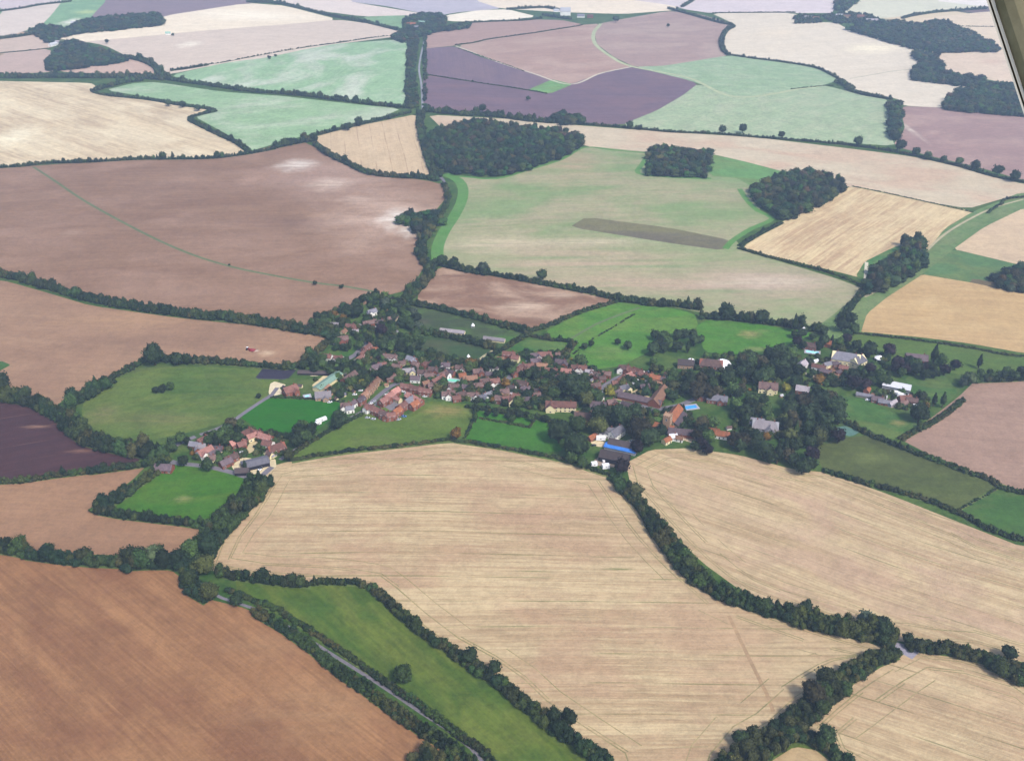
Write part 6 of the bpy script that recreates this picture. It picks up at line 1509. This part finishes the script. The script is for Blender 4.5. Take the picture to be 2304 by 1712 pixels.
CARS = [(597, 1041, 60, WH, "white car at the top of the angled farmyard row"), (593, 1045, 60, SIL, "silver car second in the angled farmyard row"), (590, 1049, 60, WH, "white car third in the angled farmyard row"), (586, 1053, 60, DK, "dark car fourth in the angled farmyard row"), (602, 1037, 60, DK, "dark car heading the angled farmyard row"), (583, 1057, 60, WH, "white car at the foot of the angled farmyard row"), (558, 1044, 20, WH, "white car alone by the low farmyard building"), (582, 1001, 0, WH, "white car in the gravel court of the barns"),
 (890, 877, 50, WH, "white car at the head of the courtyard outer row"), (885, 879, 50, BL, "blue car second in the courtyard outer row"), (875, 883, 50, SIL, "silver car in the courtyard outer row"), (868, 888, 50, WH, "white car low in the courtyard outer row"), (907, 880, 0, WH, "white car inside the courtyard by the red terrace"), (914, 885, 0, SIL, "silver car inside the courtyard"), (835, 907, 55, WH, "white car left of the courtyard entrance"), (842, 903, 55, SIL, "silver car right at the courtyard entrance"), (803, 903, 20, WH, "white car below the tan terrace"),
 (827, 939, 0, SIL, "silver car on the grass below the courtyard"), (840, 942, 0, SIL, "pale car on the grass below the courtyard corner"), (897, 943, 30, SIL, "pale car near the lower right courtyard corner"), (909, 936, 0, BL, "blue grey car near the orange courtyard house"),
 (821, 845, 0, WH, "white car above the terrace gardens"), (842, 838, -20, WH, "white car in front of the mauve roofed bungalow"), (798, 887, 0, WH, "white car left of the tan terrace"), (797, 871, 0, SIL, "silver car by the terrace allotments"), (816, 869, 20, WH, "white car behind the tan terrace"), (811, 878, 0, WH, "small white car behind the middle of the tan terrace"),
 (742, 904, 20, WH, "white car by the hedge of the vivid green paddock"), (754, 845, 10, WH, "white car beside the long green roofed barn"), (764, 841, 10, WH, "white car at the tip of the dark low roof"),
 (956, 891, 0, WH, "white car beside the red courtyard terrace"), (1197, 806, 0, WH, "white car beside the mauve roofed houses"), (1188, 812, 0, SIL, "silver car below the mauve roofed houses"), (1185, 869, 0, WH, "white car by the brown roofed middle house"), (1122, 845, 0, WH, "white car beside the long purple roof"),
 (1354, 914, 0, WH, "white car right of the grey roofed gabled house"), (1400, 906, 0, WH, "white car below the village green"), (1336, 1001, 20, DK, "dark car in the pale gravel yard"), (1460, 836, 10, WH, "white car behind the barn conversions"), (1422, 992, 20, WH, "white car on the apron right of the blue roof"), (1567, 895, 0, WH, "white car left of the mauve roofed house"), (574, 1003, 60, DK, "dark car in the gravel court of the barns"), (1952, 899, 0, WH, "white car on the grass by the low farm range")]
for a in CARS: car(*a)
car(1433, 857, 0, WH, "white van in the barn conversion yard", van=True, group=None)
car(1362, 1037, 20, WH, "white van beside the black boarded barn", van=True, group=None)
car(1438, 865, 15, (200, 224, 244), "pale blue van behind the gravel drive", van=True, group=None)
def trailer(px, py, ang, L, W, hgt, c, label, name="trailer", cat="trailer"):
    x, y, z = U(px, py, hgt * .6)
    e = empty(name, (x, y, z), R(ang)); tag(e, label, cat)
    v, f = box_geo(-L / 2, L / 2, -W / 2, W / 2, .6, hgt)
    v = [(a * (.97 if c_ > 1 else 1), b * (.94 if c_ > 1 else 1), c_) for a, b, c_ in v]
    Geo().add((v, f)).obj("body", [carmat(c)], e)
    Geo().add(box_geo(-L / 2 + .3, L / 2 - .3, -W * .35, W * .35, .35, .597)).obj("chassis", [TYRE], e)
    for wx in (-L * .3, L * .3):
        for wy in (-W * .42, W * .42):
            w = link_mesh("wheel", wheel_mesh(), e); w.location = (wx, wy, .35)
    w = link_mesh("window", window_mesh(1.3, 1.25), e); w.location = (0, -W / 2 * .97, hgt * .5); w.scale = (.9, 1, .6)
trailer(723, 944, 40, 10, 3, 3.2, WH, "long white horse lorry beside the vivid green paddock", "lorry", "lorry")
trailer(716, 951, 40, 5, 3, 3, WH, "short white trailer below the long horse lorry")
trailer(2015, 883, -20, 10, 3.4, 3.4, WH, "white lorry, left of two below the pale metal barn", "lorry", "lorry")
trailer(2032, 889, -20, 10, 3.4, 3.4, WH, "white lorry, right of two below the pale metal barn", "lorry", "lorry")
trailer(1352, 985, -5, 8, 4, 3.4, WH, "white caravan in the pale gravel yard", "caravan", "caravan")
trailer(1337, 1043, 10, 5, 3.4, 3.4, WH, "white trailer left of the black boarded barn")
trailer(1363, 1048, 10, 6, 4, 3.8, WH, "white trailer in front of the black boarded barn")
def tractor():
    x, y, z = U(558, 785, 1.2)
    e = empty("tractor", (x, y, z), R(-20)); tag(e, "red tractor with a white cab working the tan field", "tractor")
    Geo().add(box_geo(.2, 3.2, -.6, .6, .9, 1.9)).obj("bonnet", [carmat(RD_)], e)
    Geo().add(box_geo(-1.4, .2, -.8, .8, 1.0, 2.9)).obj("cab", [GLASS], e)
    Geo().add(box_geo(-1.5, .3, -.9, .9, 2.9, 3.05)).obj("cab_roof", [carmat(WH)], e)
    for wx, s in ((-.9, 2.7), (2.4, 1.8)):
        for wy in (-1.1, 1.1):
            w = link_mesh("wheel", wheel_mesh(), e); w.scale = (s, 3, s); w.location = (wx, wy, .33 * s)
    x, y, z = U(568, 788, .6)
    e = empty("cultivator", (x, y, z), R(-20)); tag(e, "red cultivator drawn behind the tractor", "cultivator")
    Geo().add(box_geo(-2.6, 2.6, -2.5, 2.5, .7, .95)).obj("frame", [carmat(RD_)], e)
    for k in range(8):
        w = link_mesh("disc", wheel_mesh(), e); w.location = (-2.2 + (k % 2) * 3.5, -2.2 + k * .6, .33)
tractor()

# ------------------------------------------------------------------ garden shrubs: more than anyone could count
GR = random.Random(9)
foot = np.array([(a, b, c) for a, b, c in FOOT])
def shrubs(outlines, label, n, r0, r1, name="shrubbery"):
    blobs = []
    for poly, share in outlines:
        poly = S(poly)
        pa = np.array(poly); lo, hi = pa.min(0), pa.max(0); k = 0; t = 0
        while k < n * share and t < n * 40:
            t += 1
            p = (GR.uniform(lo[0], hi[0]), GR.uniform(lo[1], hi[1]))
            if not inside(pa, [p[0]], [p[1]])[0]: continue
            x, y, z = U(*p)
            r = GR.uniform(r0, r1) * (1.6 if GR.random() < .12 else 1)
            d = np.hypot(foot[:, 0] - x, foot[:, 1] - y)
            if (d < foot[:, 2] * .42 + r * .4).any(): continue
            if road_near(x, y, r + 1.5): continue
            k += 1
            c = tintcol(GR, .1)
            if GR.random() < .25: c = tuple(v * 1.7 for v in c)
            if GR.random() < .04: l = lin(TCOL[GR.choice(['autumn', 'yellow', 'purple', 'olive'])]); c = tuple(v * .5 for v in l)
            blobs.append((x, y, z + r * .5, r, r * GR.uniform(.8, 1.3), 2 if r < 2.6 else 1, GR.randrange(9), c, False))
    o = link_mesh(name, foliage_mesh(name, blobs)); tag(o, label, "shrubs", kind="stuff")
RP = np.array([(p[0], p[1], w / 2) for _, _, line, w, _ in ROADS for p in line])
YARDS = [np.array(p) for n_, l_, p, m_ in FIELDS if n_ in ("yard", "tennis_court")]
def road_near(x, y, r):
    if (np.hypot(RP[:, 0] - x, RP[:, 1] - y) < RP[:, 2] + r).any(): return True
    return any(inside(p, [x], [y])[0] for p in YARDS)
shrubs([("700,720 760,690 850,665 905,680 930,735 920,790 850,800 760,795 700,740", .2), ("770,812 850,795 960,795 1080,815 1160,820 1000,860 900,860 800,880 760,900 720,880 700,845", .34), ("960,855 1160,860 1290,860 1290,905 1240,925 1060,905 980,895", .3), ("1160,790 1260,795 1360,840 1370,870 1290,858 1150,850", .16)],
       "garden shrubs and small trees among the western village houses", 1250, 1.6, 4.2)
shrubs([("1290,865 1420,850 1500,830 1560,840 1540,900 1430,910 1400,890 1290,905", .25), ("1280,910 1420,920 1540,900 1560,960 1500,970 1440,1010 1400,960 1300,960", .25), ("1570,800 1800,800 1900,780 2000,800 1990,860 1900,870 1760,880 1560,880", .3), ("1650,940 1760,940 1860,985 1830,1010 1650,980", .15), ("1925,880 2090,890 2080,930 1990,915", .08)],
       "garden shrubs and small trees among the eastern village houses", 760, 1.5, 3.9)
shrubs([("430,980 560,965 640,985 640,1030 560,1025 520,1045 430,1035", 1)], "garden shrubs around the western barns", 150, 1.4, 3.2)

# ------------------------------------------------------------------ the aeroplane strut close to the camera
def strut():
    def ray(px, py, dist):
        a = (px - 1152) / FPX; b = -(py - 856) / FPX
        return Vector((a, cp + b * sp, -sp + b * cp)) * dist + Vector((0, 0, CAM_H))
    D0 = 1.9
    p0, p1 = ray(2219, 0, D0), ray(2303, 255, D0 * 1.0)
    dirv = (p1 - p0).normalized()
    fwd = ray(2300, 100, D0) - Vector((0, 0, CAM_H)); fwd.normalize()
    side = dirv.cross(fwd).normalized()
    if side.x < 0: side = -side
    dep = side.cross(dirv).normalized()
    if dep.y < 0: dep = -dep
    a = p0 - dirv * 2.2; b = p1 + dirv * 1.6
    base = (a + b) / 2
    root = empty("aircraft_strut", base); tag(root, "tan painted aircraft strut crossing the top right corner", "aircraft strut")
    def prism(prof, name, mat):
        vs = []; n = len(prof)
        for q in (a, b):
            for s_, d_ in prof: vs.append(tuple(q - base + side * s_ + dep * d_))
        fs = [(i, (i + 1) % n, n + (i + 1) % n, n + i) for i in range(n)] + [tuple(range(n))[::-1], tuple(range(n, 2 * n))]
        o = mesh_obj(name, vs, fs, mat, root)
        me = o.data
        me.polygons.foreach_set("use_smooth", [False] * len(me.polygons)); return o
    prof = []
    W_, T_ = .22, .026
    for k in range(15):
        t = k / 14; xx = .012 + t * W_; prof.append((xx, -T_ * (math.sin(math.pi * t ** .6) + .25)))
    for k in range(14, -1, -1):
        t = k / 14; xx = .012 + t * W_; prof.append((xx, T_ * (math.sin(math.pi * t ** .6) + .25)))
    prism(prof, "fairing", plain_mat("strut_paint", (176, 166, 132), .5, .45, .1, 14, c2=(186, 176, 142)))
    prism([(.0068, -.012), (.0115, -.012), (.0115, .012), (.0068, .012)], "trim_strip", plain_mat("strut_trim", (214, 210, 196), .62, .35, .05))
    prism([(.0035, -.009), (.0066, -.009), (.0066, .010), (.0035, .010)], "seal", plain_mat("strut_seal", (70, 60, 40), .5, .7, .1))
    prism([(.0, -.011), (.0033, -.011), (.0033, .012), (.0, .012)], "leading_edge", plain_mat("strut_edge", (206, 202, 190), .7, .4, .05))
strut()

# ------------------------------------------------------------------ the hazy air
hm = bpy.data.materials.new("haze_air"); hm.use_nodes = True
hn = hm.node_tree
for n_ in list(hn.nodes):
    if n_.type == 'BSDF_PRINCIPLED': hn.nodes.remove(n_)
pv = hn.nodes.new("ShaderNodeVolumePrincipled")
pv.inputs["Color"].default_value = (.54, .73, 1.0, 1)
pv.inputs["Density"].default_value = 1.4e-4
pv.inputs["Anisotropy"].default_value = .2
hn.links.new(pv.outputs[0], hn.nodes["Material Output"].inputs["Volume"])
v, f = box_geo(-26500, 26500, -23500, 27500, -60, CAM_H + 25)
hz = mesh_obj("haze", v, f, hm); tag(hz, "pale blue haze thickening towards the horizon", "haze", kind="stuff")
for ob in SC.objects:
    if ob.get("label") and len(ob["label"].split()) > 16: print("LONG", ob.name, ob["label"])
